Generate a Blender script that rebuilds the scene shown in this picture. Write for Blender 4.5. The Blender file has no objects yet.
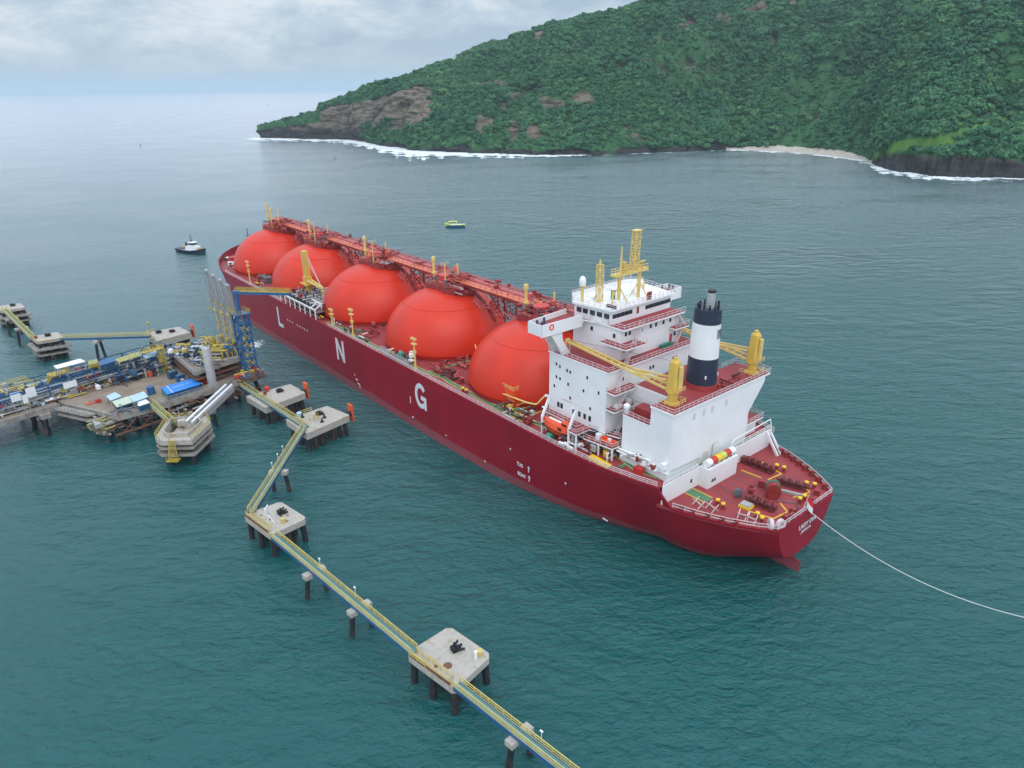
import bpy, bmesh, math, random
from mathutils import Vector, Matrix, noise
random.seed(7)
scene = bpy.context.scene
col = scene.collection
R = math.radians

# ------------------------------------------------------------------ helpers
class MB:
    """collects boxes, beams, tubes, prisms and lathes into one mesh"""
    def __init__(s): s.v=[]; s.f=[]; s.m=[]; s.mi=0
    def add(s, vs, fs):
        o=len(s.v); s.v+= [tuple(p) for p in vs]
        for f in fs: s.f.append([i+o for i in f]); s.m.append(s.mi)
        return s
    def box(s,x0,x1,y0,y1,z0,z1):
        return s.add([(x0,y0,z0),(x1,y0,z0),(x1,y1,z0),(x0,y1,z0),(x0,y0,z1),(x1,y0,z1),(x1,y1,z1),(x0,y1,z1)],
            [(0,3,2,1),(4,5,6,7),(0,1,5,4),(1,2,6,5),(2,3,7,6),(3,0,4,7)])
    def cbox(s,c,d,rz=0.0,z_base=True):
        cx,cy,cz=c; a,b,h=d[0]/2,d[1]/2,d[2]; cs,sn=math.cos(rz),math.sin(rz)
        z0=cz if z_base else cz-h/2
        P=[(cx+cs*x-sn*y,cy+sn*x+cs*y) for x,y in((-a,-b),(a,-b),(a,b),(-a,b))]
        return s.prism(P,z0,z0+h)
    def prism(s,poly,z0,z1):
        n=len(poly)
        zz0=z0 if isinstance(z0,(list,tuple)) else [z0]*n
        zz1=z1 if isinstance(z1,(list,tuple)) else [z1]*n
        A=sum(poly[i][0]*poly[(i+1)%n][1]-poly[(i+1)%n][0]*poly[i][1] for i in range(n))
        idx=list(range(n)) if A>0 else list(range(n))[::-1]
        vs=[(poly[i][0],poly[i][1],zz0[i]) for i in idx]+[(poly[i][0],poly[i][1],zz1[i]) for i in idx]
        fs=[list(range(n))[::-1],list(range(n,2*n))]+[(i,(i+1)%n,n+(i+1)%n,n+i) for i in range(n)]
        return s.add(vs,fs)
    def beam(s,p,q,w,h=None):
        h=h or w; p=Vector(p); q=Vector(q); d=(q-p)
        if d.length<1e-6: return s
        d.normalize(); up=Vector((0,0,1))
        if abs(d.z)>.98: up=Vector((1,0,0))
        r=d.cross(up).normalized()*(w/2); u=r.cross(d).normalized()*(h/2)
        vs=[p-r-u,p+r-u,p+r+u,p-r+u,q-r-u,q+r-u,q+r+u,q-r+u]
        return s.add(vs,[(0,3,2,1),(4,5,6,7),(0,1,5,4),(1,2,6,5),(2,3,7,6),(3,0,4,7)])
    def cyl(s,p,q,r0,r1=None,n=10):
        r1=r0 if r1 is None else r1
        p=Vector(p); q=Vector(q); d=(q-p).normalized()
        a=d.orthogonal().normalized(); b=d.cross(a)
        vs=[]
        for c,r in((p,r0),(q,r1)):
            for i in range(n):
                t=2*math.pi*i/n; vs.append(c+a*(r*math.cos(t))+b*(r*math.sin(t)))
        fs=[(i,(i+1)%n,n+(i+1)%n,n+i) for i in range(n)]+[list(range(n))[::-1],list(range(n,2*n))]
        return s.add(vs,fs)
    def tube(s,pts,r,n=6):
        for i in range(len(pts)-1): s.cyl(pts[i],pts[i+1],r,r,n)
        return s
    def lathe(s,prof,c=(0,0,0),n=32,sy=1.0,cap=True):
        vs=[]; k=len(prof)
        for r,z in prof:
            for i in range(n):
                t=2*math.pi*i/n; vs.append((c[0]+r*math.cos(t),c[1]+sy*r*math.sin(t),c[2]+z))
        fs=[(j*n+i,j*n+(i+1)%n,(j+1)*n+(i+1)%n,(j+1)*n+i) for j in range(k-1) for i in range(n)]
        if cap: fs+=[list(range(n))[::-1],list(range((k-1)*n,k*n))]
        return s.add(vs,fs)
    def ring(s,c,r,t,n=40,h=None,sy=1.0):
        h=h or t
        return s.lathe([(r,-h/2),(r+t,-h/2),(r+t,h/2),(r,h/2),(r,-h/2)],c,n,sy,cap=False)
    def rail(s,pts,h=1.1,sp=2.2,r=.05,rows=2):
        r=min(r,.055)
        for i in range(len(pts)-1):
            a=Vector(pts[i]); b=Vector(pts[i+1]); L=(b-a).length
            for k in range(rows):
                o=Vector((0,0,h*(k+1)/rows)); s.beam(a+o,b+o,r*2)
            m=max(1,int(L/sp))
            for j in range(m+1):
                c=a.lerp(b,j/m); s.beam(c,c+Vector((0,0,h)),r*2)
        return s
    def lattice(s,p,q,w,d,r=.12,bays=6,up=None):
        """square truss mast from p to q, footprint w x d"""
        p=Vector(p); q=Vector(q); ax=(q-p).normalized()
        x=Vector(up) if up else (Vector((1,0,0)) if abs(ax.z)>.7 else Vector((0,0,1)))
        a=(x-ax*x.dot(ax)).normalized(); b=ax.cross(a)
        C=[a*(w/2)+b*(d/2),a*(-w/2)+b*(d/2),a*(-w/2)-b*(d/2),a*(w/2)-b*(d/2)]
        for c in C: s.beam(p+c,q+c,r*1.4)
        for k in range(bays):
            u=p.lerp(q,k/bays); v=p.lerp(q,(k+1)/bays)
            for i in range(4):
                j=(i+1)%4
                s.beam(u+C[i],u+C[j],r)
                s.beam(u+C[i],v+C[j],r) if (k+i)%2 else s.beam(u+C[j],v+C[i],r)
        for i in range(4): s.beam(q+C[i],q+C[(i+1)%4],r)
        return s
    def build(s,name,mat,parent=None,smooth=False,loc=None,rz=0.0,angle=40):
        me=bpy.data.meshes.new(name); me.from_pydata(s.v,[],s.f)
        mats=mat if isinstance(mat,(list,tuple)) else [mat]
        for m in mats: me.materials.append(m)
        if len(mats)>1: me.polygons.foreach_set('material_index',s.m)
        bm=bmesh.new(); bm.from_mesh(me); bmesh.ops.recalc_face_normals(bm,faces=bm.faces); bm.to_mesh(me); bm.free()
        if smooth:
            me.polygons.foreach_set('use_smooth',[True]*len(me.polygons))
            try: me.set_sharp_from_angle(angle=R(angle))
            except Exception: pass
        me.update()
        o=bpy.data.objects.new(name,me); col.objects.link(o)
        if parent: o.parent=parent
        if loc: o.location=loc
        o.rotation_euler.z=rz
        return o

def tag(o,label=None,cat=None,group=None,kind=None):
    if label: o['label']=label
    if cat: o['category']=cat
    if group: o['group']=group
    if kind: o['kind']=kind
    return o
def empty(name,loc=(0,0,0),rz=0.0,label=None,cat=None,group=None):
    o=bpy.data.objects.new(name,None); col.objects.link(o); o.location=loc; o.rotation_euler.z=rz
    o.empty_display_size=1
    return tag(o,label,cat,group)
def kids(o): return [c for c in list(bpy.data.objects) if c.parent==o]
def copy_tree(o,parent=None):
    c=o.copy(); col.objects.link(c)
    if parent: c.parent=parent
    for ch in kids(o): copy_tree(ch,c)
    return c
def clone(o,parent,loc,rz=0.0):
    c=o.copy(); col.objects.link(c); c.parent=parent; c.location=loc; c.rotation_euler.z=rz
    return c
def text_mesh(body,name,mat,size,extr=.02,bold=0.0,space=1.0):
    cu=bpy.data.curves.new(name,'FONT'); cu.body=body; cu.size=size; cu.extrude=extr; cu.offset=bold; cu.align_x='CENTER'; cu.align_y='CENTER'; cu.space_character=space
    t=bpy.data.objects.new(name,cu); col.objects.link(t); bpy.context.view_layer.update()
    me=bpy.data.meshes.new_from_object(t.evaluated_get(bpy.context.evaluated_depsgraph_get()))
    bpy.data.objects.remove(t); me.materials.clear(); me.materials.append(mat)
    o=bpy.data.objects.new(name,me); col.objects.link(o); return o

# ------------------------------------------------------------------ materials
def nt(name):
    m=bpy.data.materials.new(name); m.use_nodes=True; t=m.node_tree
    return m,t,t.nodes,t.links,t.nodes['Principled BSDF']
def mat(name,c,rough=.5,var=.12,scale=.6,metal=0.0,streak=0.0,dirt=None,bump=0.0,spec=.5,coat=0.0,dscale=.35,damt=.5,dthr=.55):
    """painted / bare surface with uneven tone, optional vertical run streaks and dirt patches"""
    m,t,N,L,b=nt(name)
    tc=N.new('ShaderNodeTexCoord')
    n1=N.new('ShaderNodeTexNoise'); n1.inputs['Scale'].default_value=scale; n1.inputs['Detail'].default_value=6
    L.new(tc.outputs['Object'],n1.inputs['Vector'])
    mr=N.new('ShaderNodeMapRange'); mr.inputs[1].default_value=.3; mr.inputs[2].default_value=.7
    mr.inputs[3].default_value=1-var; mr.inputs[4].default_value=1+var
    L.new(n1.outputs['Fac'],mr.inputs[0])
    mx=N.new('ShaderNodeMix'); mx.data_type='RGBA'; mx.blend_type='MULTIPLY'; mx.inputs[0].default_value=1
    mx.inputs[6].default_value=(*c,1); L.new(mr.outputs[0],mx.inputs[7]); out=mx.outputs[2]
    def blend(col_,fac):
        nonlocal out
        k=N.new('ShaderNodeMix'); k.data_type='RGBA'; L.new(fac,k.inputs[0]); L.new(out,k.inputs[6]); k.inputs[7].default_value=(*col_,1); out=k.outputs[2]
    if streak:
        mp=N.new('ShaderNodeMapping'); mp.inputs['Scale'].default_value=(1,1,.06); L.new(tc.outputs['Object'],mp.inputs[0])
        n2=N.new('ShaderNodeTexNoise'); n2.inputs['Scale'].default_value=1.3; n2.inputs['Detail'].default_value=5; L.new(mp.outputs[0],n2.inputs['Vector'])
        r2=N.new('ShaderNodeMapRange'); r2.inputs[1].default_value=.56; r2.inputs[2].default_value=.78; r2.inputs[4].default_value=streak; L.new(n2.outputs['Fac'],r2.inputs[0])
        blend(dirt or (.18,.12,.08),r2.outputs[0])
    if dirt:
        n3=N.new('ShaderNodeTexNoise'); n3.inputs['Scale'].default_value=dscale; n3.inputs['Detail'].default_value=8; n3.inputs['Roughness'].default_value=.65
        L.new(tc.outputs['Object'],n3.inputs['Vector'])
        r3=N.new('ShaderNodeMapRange'); r3.inputs[1].default_value=dthr; r3.inputs[2].default_value=dthr+.15; r3.inputs[4].default_value=damt; L.new(n3.outputs['Fac'],r3.inputs[0])
        blend(dirt,r3.outputs[0])
    L.new(out,b.inputs['Base Color'])
    b.inputs['Roughness'].default_value=rough; b.inputs['Metallic'].default_value=metal; b.inputs['Specular IOR Level'].default_value=spec
    b.inputs['Coat Weight'].default_value=coat; b.inputs['Coat Roughness'].default_value=.12
    if bump:
        bp=N.new('ShaderNodeBump'); bp.inputs['Strength'].default_value=bump; bp.inputs['Distance'].default_value=.05
        L.new(n1.outputs['Fac'],bp.inputs['Height']); L.new(bp.outputs[0],b.inputs['Normal'])
    return m
M={}
M['dome']=mat('dome_paint',(.62,.034,.012),.36,.07,.12,streak=.10,dirt=(.36,.03,.025),damt=.22,dscale=.09,coat=.0,spec=.3)
M['deck']=mat('deck_red',(.30,.046,.048),.6,.14,.25,spec=.3,dirt=(.20,.045,.045),damt=.5,dscale=.2)
M['red_gear']=mat('red_oxide_gear',(.26,.025,.022),.5,.2,.8,dirt=(.12,.03,.03))
M['winch_red']=mat('winch_red',(.16,.03,.03),.5,.3,1.2)
M['dark_gear']=mat('dark_winch_gear',(.07,.022,.022),.55,.3,1.2)
M['rack_blue']=mat('rack_blue',(.022,.085,.19),.5,.2,.8,dirt=(.06,.07,.08))
M['funnel_red']=mat('funnel_red',(.33,.042,.038),.5,.1,.5)
M['orange_walk']=mat('orange_walk',(.74,.19,.085),.5,.15,.5,dirt=(.45,.06,.04))
M['pink_pipe']=mat('faded_red_pipe',(.50,.12,.11),.45,.15,.6)
M['white']=mat('white_paint',(.80,.80,.79),.42,.05,.15,streak=.14,dirt=(.50,.44,.36),damt=.10,dscale=.25)
M['white_clean']=mat('white_trim',(.82,.82,.81),.4,.04,.5)
M['rail_white']=mat('rail_white',(.62,.52,.51),.5,.1,.5)
M['yellow']=mat('yellow_paint',(.66,.43,.075),.45,.10,.5,streak=.25,dirt=(.35,.22,.08),damt=.3)
M['pale_yellow']=mat('pale_yellow',(.72,.52,.16),.5,.10,.5)
M['bright_yellow']=mat('bright_yellow',(.80,.52,.02),.5,.12,.6)
M['navy']=mat('navy_paint',(.018,.028,.055),.4,.12,.4)
M['soot']=mat('soot_black',(.012,.012,.014),.55,.2,.6)
M['steel']=mat('grey_steel',(.42,.42,.41),.45,.12,.6,metal=.2,streak=.25,dirt=(.26,.2,.15))
M['steel_dark']=mat('dark_steel',(.12,.13,.14),.5,.2,.8)
M['glass']=mat('window_glass',(.018,.024,.03),.12,.1,1.0)
M['green_walk']=mat('green_walkway',(.085,.20,.10),.6,.12,.6)
M['green_gear']=mat('green_gear',(.03,.22,.15),.45,.12,.8)
M['lifeboat']=mat('lifeboat_orange',(.78,.085,.018),.4,.06,.4)
M['blue']=mat('blue_steel',(.018,.105,.25),.45,.15,.6,dirt=(.05,.08,.12),damt=.3)
M['tarp_blue']=mat('blue_roof',(.015,.20,.62),.45,.08,.5)
M['light_blue']=mat('light_blue_roof',(.42,.58,.72),.5,.08,.5)
M['teal']=mat('teal_grating',(.10,.24,.25),.6,.15,.8)
M['concrete']=mat('concrete',(.44,.405,.35),.85,.2,.5,bump=.3,dirt=(.26,.19,.11),damt=.75,dscale=.5,dthr=.50,streak=.4)
M['concrete_old']=mat('weathered_concrete',(.30,.275,.24),.85,.18,.5,bump=.3,dirt=(.15,.11,.075),damt=.7,dscale=.35,dthr=.5,streak=.35)
M['jetty_yellow']=mat('jetty_yellow',(.46,.35,.055),.5,.2,.7,dirt=(.2,.15,.06))
M['rail_yellow']=mat('rail_yellow',(.58,.46,.13),.5,.12,.6)
M['road']=mat('jetty_road',(.25,.195,.14),.85,.18,.25,dirt=(.17,.12,.085),damt=.7,dscale=.16,dthr=.5)
M['pile']=mat('pile_coating',(.016,.018,.022),.55,.3,.8,dirt=(.085,.045,.03),damt=.7,dthr=.5)
M['rust']=mat('rusty_steel',(.16,.075,.045),.7,.3,.9)
M['fender']=mat('fender_orange',(.72,.11,.03),.55,.12,.5,dirt=(.3,.06,.03))
M['grating']=mat('platform_grating',(.20,.19,.17),.8,.15,1.0)
M['green_roof']=mat('pale_green_roof',(.50,.58,.44),.6,.08,.5)
M['yellow_green']=mat('yellow_green_roof',(.33,.31,.10),.6,.3,1.2)
M['rubber']=mat('black_rubber',(.015,.016,.018),.7,.2,.8)
M['rope']=mat('rope_fibre',(.60,.60,.56),.8,.1,1.0)
M['red_bright']=mat('red_cloth',(.65,.02,.025),.7,.05,.5)
M['red_tank']=mat('red_paint',(.55,.035,.03),.45,.1,.6)
M['lime']=mat('lime_paint',(.55,.62,.10),.45,.08,.8)
M['boat_blue']=mat('boat_blue',(.02,.08,.16),.4,.1,.8)
M['green_tank']=mat('green_tank',(.03,.30,.09),.45,.1,.8)
M['louvre_grey']=mat('louvre_grey',(.60,.60,.59),.6,.08,.6)
M['letter']=mat('letter_white',(.66,.68,.68),.5,.08,.4)
# hull: maroon topsides, worn paler boot-topping, vertical runs
def hull_mat():
    m=mat('hull_maroon',(.265,.0078,.022),.45,.14,.10,streak=.32,dirt=(.21,.05,.055),damt=.15,dscale=.12,spec=.22)
    t=m.node_tree; N=t.nodes; L=t.links; b=N['Principled BSDF']
    src=b.inputs['Base Color'].links[0].from_socket
    tc=N.new('ShaderNodeTexCoord'); sx=N.new('ShaderNodeSeparateXYZ'); L.new(tc.outputs['Object'],sx.inputs[0])
    ns=N.new('ShaderNodeTexNoise'); ns.inputs['Scale'].default_value=.5; ns.inputs['Detail'].default_value=7
    mp=N.new('ShaderNodeMapping'); mp.inputs['Scale'].default_value=(.3,.3,1.6); L.new(tc.outputs['Object'],mp.inputs[0]); L.new(mp.outputs[0],ns.inputs['Vector'])
    ad=N.new('ShaderNodeMath'); ad.operation='MULTIPLY_ADD'; ad.inputs[1].default_value=-1.6; L.new(ns.outputs['Fac'],ad.inputs[0]); L.new(sx.outputs['Z'],ad.inputs[2])
    mr=N.new('ShaderNodeMapRange'); mr.inputs[1].default_value=1.1; mr.inputs[2].default_value=1.7; mr.inputs[3].default_value=.7; mr.inputs[4].default_value=0
    L.new(ad.outputs[0],mr.inputs[0])
    k=N.new('ShaderNodeMix'); k.data_type='RGBA'; L.new(mr.outputs[0],k.inputs[0]); L.new(src,k.inputs[6]); k.inputs[7].default_value=(.25,.085,.095,1)
    L.new(k.outputs[2],b.inputs['Base Color'])
    # shell plating seams
    wv=N.new('ShaderNodeTexBrick'); wv.inputs['Scale'].default_value=1; wv.inputs['Mortar Size'].default_value=.05; wv.inputs['Brick Width'].default_value=12; wv.inputs['Row Height'].default_value=3
    cb=N.new('ShaderNodeCombineXYZ'); L.new(sx.outputs['X'],cb.inputs[0]); L.new(sx.outputs['Z'],cb.inputs[1]); L.new(cb.outputs[0],wv.inputs['Vector'])
    bp=N.new('ShaderNodeBump'); bp.inputs['Strength'].default_value=.25; bp.inputs['Distance'].default_value=.03; L.new(wv.outputs['Fac'],bp.inputs['Height']); L.new(bp.outputs[0],b.inputs['Normal'])
    return m
M['hull']=hull_mat()

# ------------------------------------------------------------------ camera
def view_axes(pitch,roll):
    cp,sp=math.cos(pitch),math.sin(pitch); cr,sr=math.cos(roll),math.sin(roll)
    f=Vector((0,cp,-sp)); r=Vector((1,0,0)); u=Vector((0,sp,cp))
    return cr*r+sr*u, -sr*r+cr*u, f
HC=91.64
cr_,cu_,cf_=view_axes(.4023,-.0111)
cd=bpy.data.cameras.new('camera'); cam=bpy.data.objects.new('camera',cd); col.objects.link(cam)
cam.matrix_world=Matrix(((cr_.x,cu_.x,-cf_.x,0),(cr_.y,cu_.y,-cf_.y,0),(cr_.z,cu_.z,-cf_.z,HC),(0,0,0,1)))
cd.sensor_width=36; cd.lens=698/1024*36; cd.clip_start=1; cd.clip_end=200000
scene.camera=cam
scene.view_settings.view_transform='Standard'; scene.view_settings.look='None'; scene.view_settings.exposure=0.08; scene.view_settings.gamma=1
scene.cycles.use_denoising=True
scene.cycles.max_bounces=6; scene.cycles.volume_bounces=1; scene.cycles.transparent_max_bounces=8
scene.cycles.sample_clamp_indirect=6

# ------------------------------------------------------------------ daylight: overcast sky + weak wide sun
SUN_EL,SUN_AZ=R(55),R(172)   # azimuth measured clockwise from the view direction (+Y)
sd=bpy.data.lights.new('sun','SUN'); sd.energy=0.9; sd.angle=R(45); sd.color=(1,.965,.92)
so=bpy.data.objects.new('sun',sd); col.objects.link(so)
sv=Vector((math.sin(SUN_AZ)*math.cos(SUN_EL),math.cos(SUN_AZ)*math.cos(SUN_EL),math.sin(SUN_EL)))
so.rotation_euler=sv.to_track_quat('Z','Y').to_euler(); so.location=(60,-40,220)
w=bpy.data.worlds.new('World'); scene.world=w; w.use_nodes=True
N=w.node_tree.nodes; L=w.node_tree.links; N.clear()
out=N.new('ShaderNodeOutputWorld')
sky=N.new('ShaderNodeTexSky'); sky.sky_type='NISHITA'; sky.sun_disc=False; sky.sun_elevation=SUN_EL; sky.sun_rotation=SUN_AZ
b1=N.new('ShaderNodeBackground'); b1.inputs[1].default_value=.12; L.new(sky.outputs[0],b1.inputs[0])
tc=N.new('ShaderNodeTexCoord'); sx=N.new('ShaderNodeSeparateXYZ'); L.new(tc.outputs['Generated'],sx.inputs[0])
def math_(op,a,b=None,c=None):
    n=N.new('ShaderNodeMath'); n.operation=op
    for i,v in enumerate((a,b,c)):
        if v is None: continue
        if isinstance(v,(int,float)): n.inputs[i].default_value=v
        else: L.new(v,n.inputs[i])
    return n.outputs[0]
zc=math_('MAXIMUM',sx.outputs['Z'],0.0)
cb=N.new('ShaderNodeCombineXYZ'); L.new(sx.outputs['X'],cb.inputs[0]); L.new(sx.outputs['Y'],cb.inputs[1]); L.new(math_('MULTIPLY',zc,2.6),cb.inputs[2])
def cn(scale,detail,rough,dist):
    n=N.new('ShaderNodeTexNoise'); n.inputs['Scale'].default_value=scale; n.inputs['Detail'].default_value=detail; n.inputs['Roughness'].default_value=rough; n.inputs['Distortion'].default_value=dist; L.new(cb.outputs[0],n.inputs['Vector']); return n.outputs['Fac']
cl=math_('ADD',math_('ADD',math_('MULTIPLY',cn(7.5,10,.64,.35),.66),math_('MULTIPLY',cn(2.6,3,.5,0),.34)),math_('MULTIPLY',math_('MINIMUM',zc,.14),.75))
rp=N.new('ShaderNodeValToRGB'); e=rp.color_ramp.elements
e[0].position=.47; e[0].color=(.37,.47,.585,1); e[1].position=.63; e[1].color=(.77,.80,.83,1)
x=e.new(.55); x.color=(.52,.61,.70,1)
L.new(cl,rp.inputs[0])
# smooth veil towards the horizon, brighter overcast towards the zenith
hz=N.new('ShaderNodeMapRange'); hz.inputs[1].default_value=.0; hz.inputs[2].default_value=.05; L.new(zc,hz.inputs[0])
mx=N.new('ShaderNodeMix'); mx.data_type='RGBA'; L.new(hz.outputs[0],mx.inputs[0]); mx.inputs[6].default_value=(.43,.485,.54,1); L.new(rp.outputs[0],mx.inputs[7])
zz=N.new('ShaderNodeMapRange'); zz.inputs[1].default_value=.10; zz.inputs[2].default_value=.65; zz.inputs[3].default_value=1.0; zz.inputs[4].default_value=2.1; L.new(zc,zz.inputs[0])
b2=N.new('ShaderNodeBackground'); tn=N.new('ShaderNodeMapRange'); tn.inputs[1].default_value=.06; tn.inputs[2].default_value=.4; L.new(zc,tn.inputs[0])
tm=N.new('ShaderNodeMix'); tm.data_type='RGBA'; tm.blend_type='MULTIPLY'; L.new(tn.outputs[0],tm.inputs[0]); L.new(mx.outputs[2],tm.inputs[6]); tm.inputs[7].default_value=(.93,.99,1.09,1); L.new(tm.outputs[2],b2.inputs[0]); L.new(zz.outputs[0],b2.inputs[1])
ms=N.new('ShaderNodeMixShader'); ms.inputs[0].default_value=.86; L.new(b1.outputs[0],ms.inputs[1]); L.new(b2.outputs[0],ms.inputs[2]); L.new(ms.outputs[0],out.inputs[0])

# ------------------------------------------------------------------ water
def water_mat():
    m,t,N,L,b=nt('sea_water')
    g=N.new('ShaderNodeNewGeometry')
    def noise_(scale,detail,rough,sc=(1,1,1),rot=0,dist=0.0):
        mp=N.new('ShaderNodeMapping'); mp.inputs['Scale'].default_value=sc; mp.inputs['Rotation'].default_value=(0,0,rot); L.new(g.outputs['Position'],mp.inputs[0])
        n=N.new('ShaderNodeTexNoise'); n.inputs['Scale'].default_value=scale; n.inputs['Detail'].default_value=detail; n.inputs['Roughness'].default_value=rough; n.inputs['Distortion'].default_value=dist
        L.new(mp.outputs[0],n.inputs['Vector']); return n.outputs['Fac']
    def mm(op,a,b_=None,c=None):
        n=N.new('ShaderNodeMath'); n.operation=op
        for i,v in enumerate((a,b_,c)):
            if v is None: continue
            if isinstance(v,(int,float)): n.inputs[i].default_value=v
            else: L.new(v,n.inputs[i])
        return n.outputs[0]
    mid=noise_(.17,3,.5,(.5,1,1),.1,.3)           # ten metre waves
    big=noise_(.014,5,.58,(.55,1,1),.25,.6)            # wind patches
    swell=noise_(.075,3,.5,(1,.5,1),-.35)           # low swell
    chop=noise_(.62,5,.58,(.6,1,1),.30,.6)         # wavelets
    rip=noise_(1.5,4,.6,(.7,1,1),-.25,.4)           # ripples
    mr=N.new('ShaderNodeMapRange'); mr.inputs[1].default_value=.35; mr.inputs[2].default_value=.65; mr.inputs[3].default_value=.35; mr.inputs[4].default_value=1.4; L.new(big,mr.inputs[0])
    h=mm('ADD',mm('ADD',mm('MULTIPLY',swell,1.0),mm('MULTIPLY',mid,4.6)),mm('MULTIPLY',mm('ADD',mm('MULTIPLY',chop,3.2),mm('MULTIPLY',rip,1.1)),mr.outputs[0]))
    bp=N.new('ShaderNodeBump'); bp.inputs['Strength'].default_value=1.0; bp.inputs['Distance'].default_value=0.30; L.new(h,bp.inputs['Height'])
    cr=N.new('ShaderNodeValToRGB'); e=cr.color_ramp.elements
    e[0].position=.3; e[0].color=(.0035,.074,.073,1); e[1].position=.7; e[1].color=(.006,.104,.099,1)
    L.new(big,cr.inputs[0]); N.remove(b); df=N.new('ShaderNodeBsdfDiffuse'); L.new(cr.outputs[0],df.inputs[0]); L.new(bp.outputs[0],df.inputs['Normal'])
    gl=N.new('ShaderNodeBsdfGlossy'); gl.inputs['Roughness'].default_value=.16; gl.inputs['Color'].default_value=(1,.98,1,1); L.new(bp.outputs[0],gl.inputs['Normal'])
    f1=N.new('ShaderNodeFresnel'); f1.inputs[0].default_value=1.333
    f2=N.new('ShaderNodeFresnel'); f2.inputs[0].default_value=1.333; L.new(bp.outputs[0],f2.inputs['Normal'])
    fac=mm('ADD',mm('MULTIPLY',f1.outputs[0],.72),mm('MULTIPLY',f2.outputs[0],.62))
    mx=N.new('ShaderNodeMixShader'); L.new(fac,mx.inputs[0]); L.new(df.outputs[0],mx.inputs[1]); L.new(gl.outputs[0],mx.inputs[2])
    L.new(mx.outputs[0],[q for q in N if q.type=='OUTPUT_MATERIAL'][0].inputs['Surface'])
    return m
mb=MB(); n=160
vs=[(0,200,0)]; fs=[]
rings=[60,150,300,600,1200,2500,6000,15000,43000]
for r in rings:
    for i in range(n):
        a=2*math.pi*i/n; vs.append((r*math.cos(a),200+r*math.sin(a),0))
for i in range(n): fs.append((0,1+i,1+(i+1)%n))
for k in range(len(rings)-1):
    for i in range(n):
        j=(i+1)%n; fs.append((1+k*n+i,1+(k+1)*n+i,1+(k+1)*n+j,1+k*n+j))
mb.add(vs,fs); sea=mb.build('sea',water_mat()); tag(sea,'teal green rippled sea around the jetty and the ship','sea',kind='structure')

# ------------------------------------------------------------------ haze (real air, even density)
hb=MB().box(-52000,52000,-52000,52000,-1,420)
hm=bpy.data.materials.new('air'); hm.use_nodes=True; t=hm.node_tree
for nd in list(t.nodes):
    if nd.type!='OUTPUT_MATERIAL': t.nodes.remove(nd)
pv=t.nodes.new('ShaderNodeVolumePrincipled'); pv.inputs['Color'].default_value=(.72,.85,.94,1); pv.inputs['Density'].default_value=0.00006; pv.inputs['Anisotropy'].default_value=.25
t.links.new(pv.outputs[0],[x for x in t.nodes if x.type=='OUTPUT_MATERIAL'][0].inputs['Volume'])
if 0.00006>0: hz_=hb.build('haze',hm); tag(hz_,'pale sea haze filling the air over the bay','haze',kind='stuff')

# ------------------------------------------------------------------ the hill
import numpy as np
def lerp_tab(tab,x):
    return np.interp(x,[t[0] for t in tab],[t[1] for t in tab])
SH=[(-18.93, 1624), (-18.48, 1609), (-15.8, 1540), (-12.54, 1472), (-11.02, 1400), (-9.6, 1290), (-7.56, 1191), (-4.61, 1133), (-1.52, 1101), (3.33, 1058), (6.91, 1068), (10.11, 1090), (13.77, 1135), (17.18, 1170), (21.59, 1135), (24.45, 1079), (26.0, 1043), (26.9, 961), (27.68, 929), (30.27, 888), (32.69, 886), (35.51, 907), (40.1, 888), (48, 868), (64, 848)]
EL=[(-18.73, -2.55), (-18.4, -2.42), (-15.62, -1.9), (-14.38, -1.64), (-14.03, -1.12), (-12.55, -0.72), (-10.75, -0.23), (-8.67, 0.46), (-6.91, 0.96), (-4.27, 1.72), (-1.34, 2.87), (2.93, 4.0), (5.25, 4.49), (7.48, 4.69), (8.8, 5.17), (13.52, 6.18), (19.82, 6.67), (26.67, 6.92), (33.04, 7.16), (46, 7.7), (64, 7.7)]
LR=[(-18.7,25),(-16,45),(-13.7,80),(-10.2,150),(-6.9,230),(-3.4,330),(1.1,430),(6.9,500),(13.7,540),(22.7,620),(27.3,800),(36,900),(64,900)]
NA,NT=620,230
az=np.linspace(-18.73,54,NA); tt=np.concatenate([np.linspace(0,1,NT-30)**1.25,np.linspace(1.02,1.9,30)])
def nz(x,y,z=0,o=4): return noise.fractal(Vector((x,y,z)),1.0,2.0,o)
H=np.zeros((NA,NT)); X=np.zeros((NA,NT)); Y=np.zeros((NA,NT)); ROCK=np.zeros((NA,NT)); GRASS=np.zeros((NA,NT)); SAND=np.zeros((NA,NT))
def px_patch(a,e,ca,ce,wa,we):
    return np.clip(1.4-np.hypot((a-ca)/wa,(e-ce)/we)*1.0,0,1)
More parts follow.
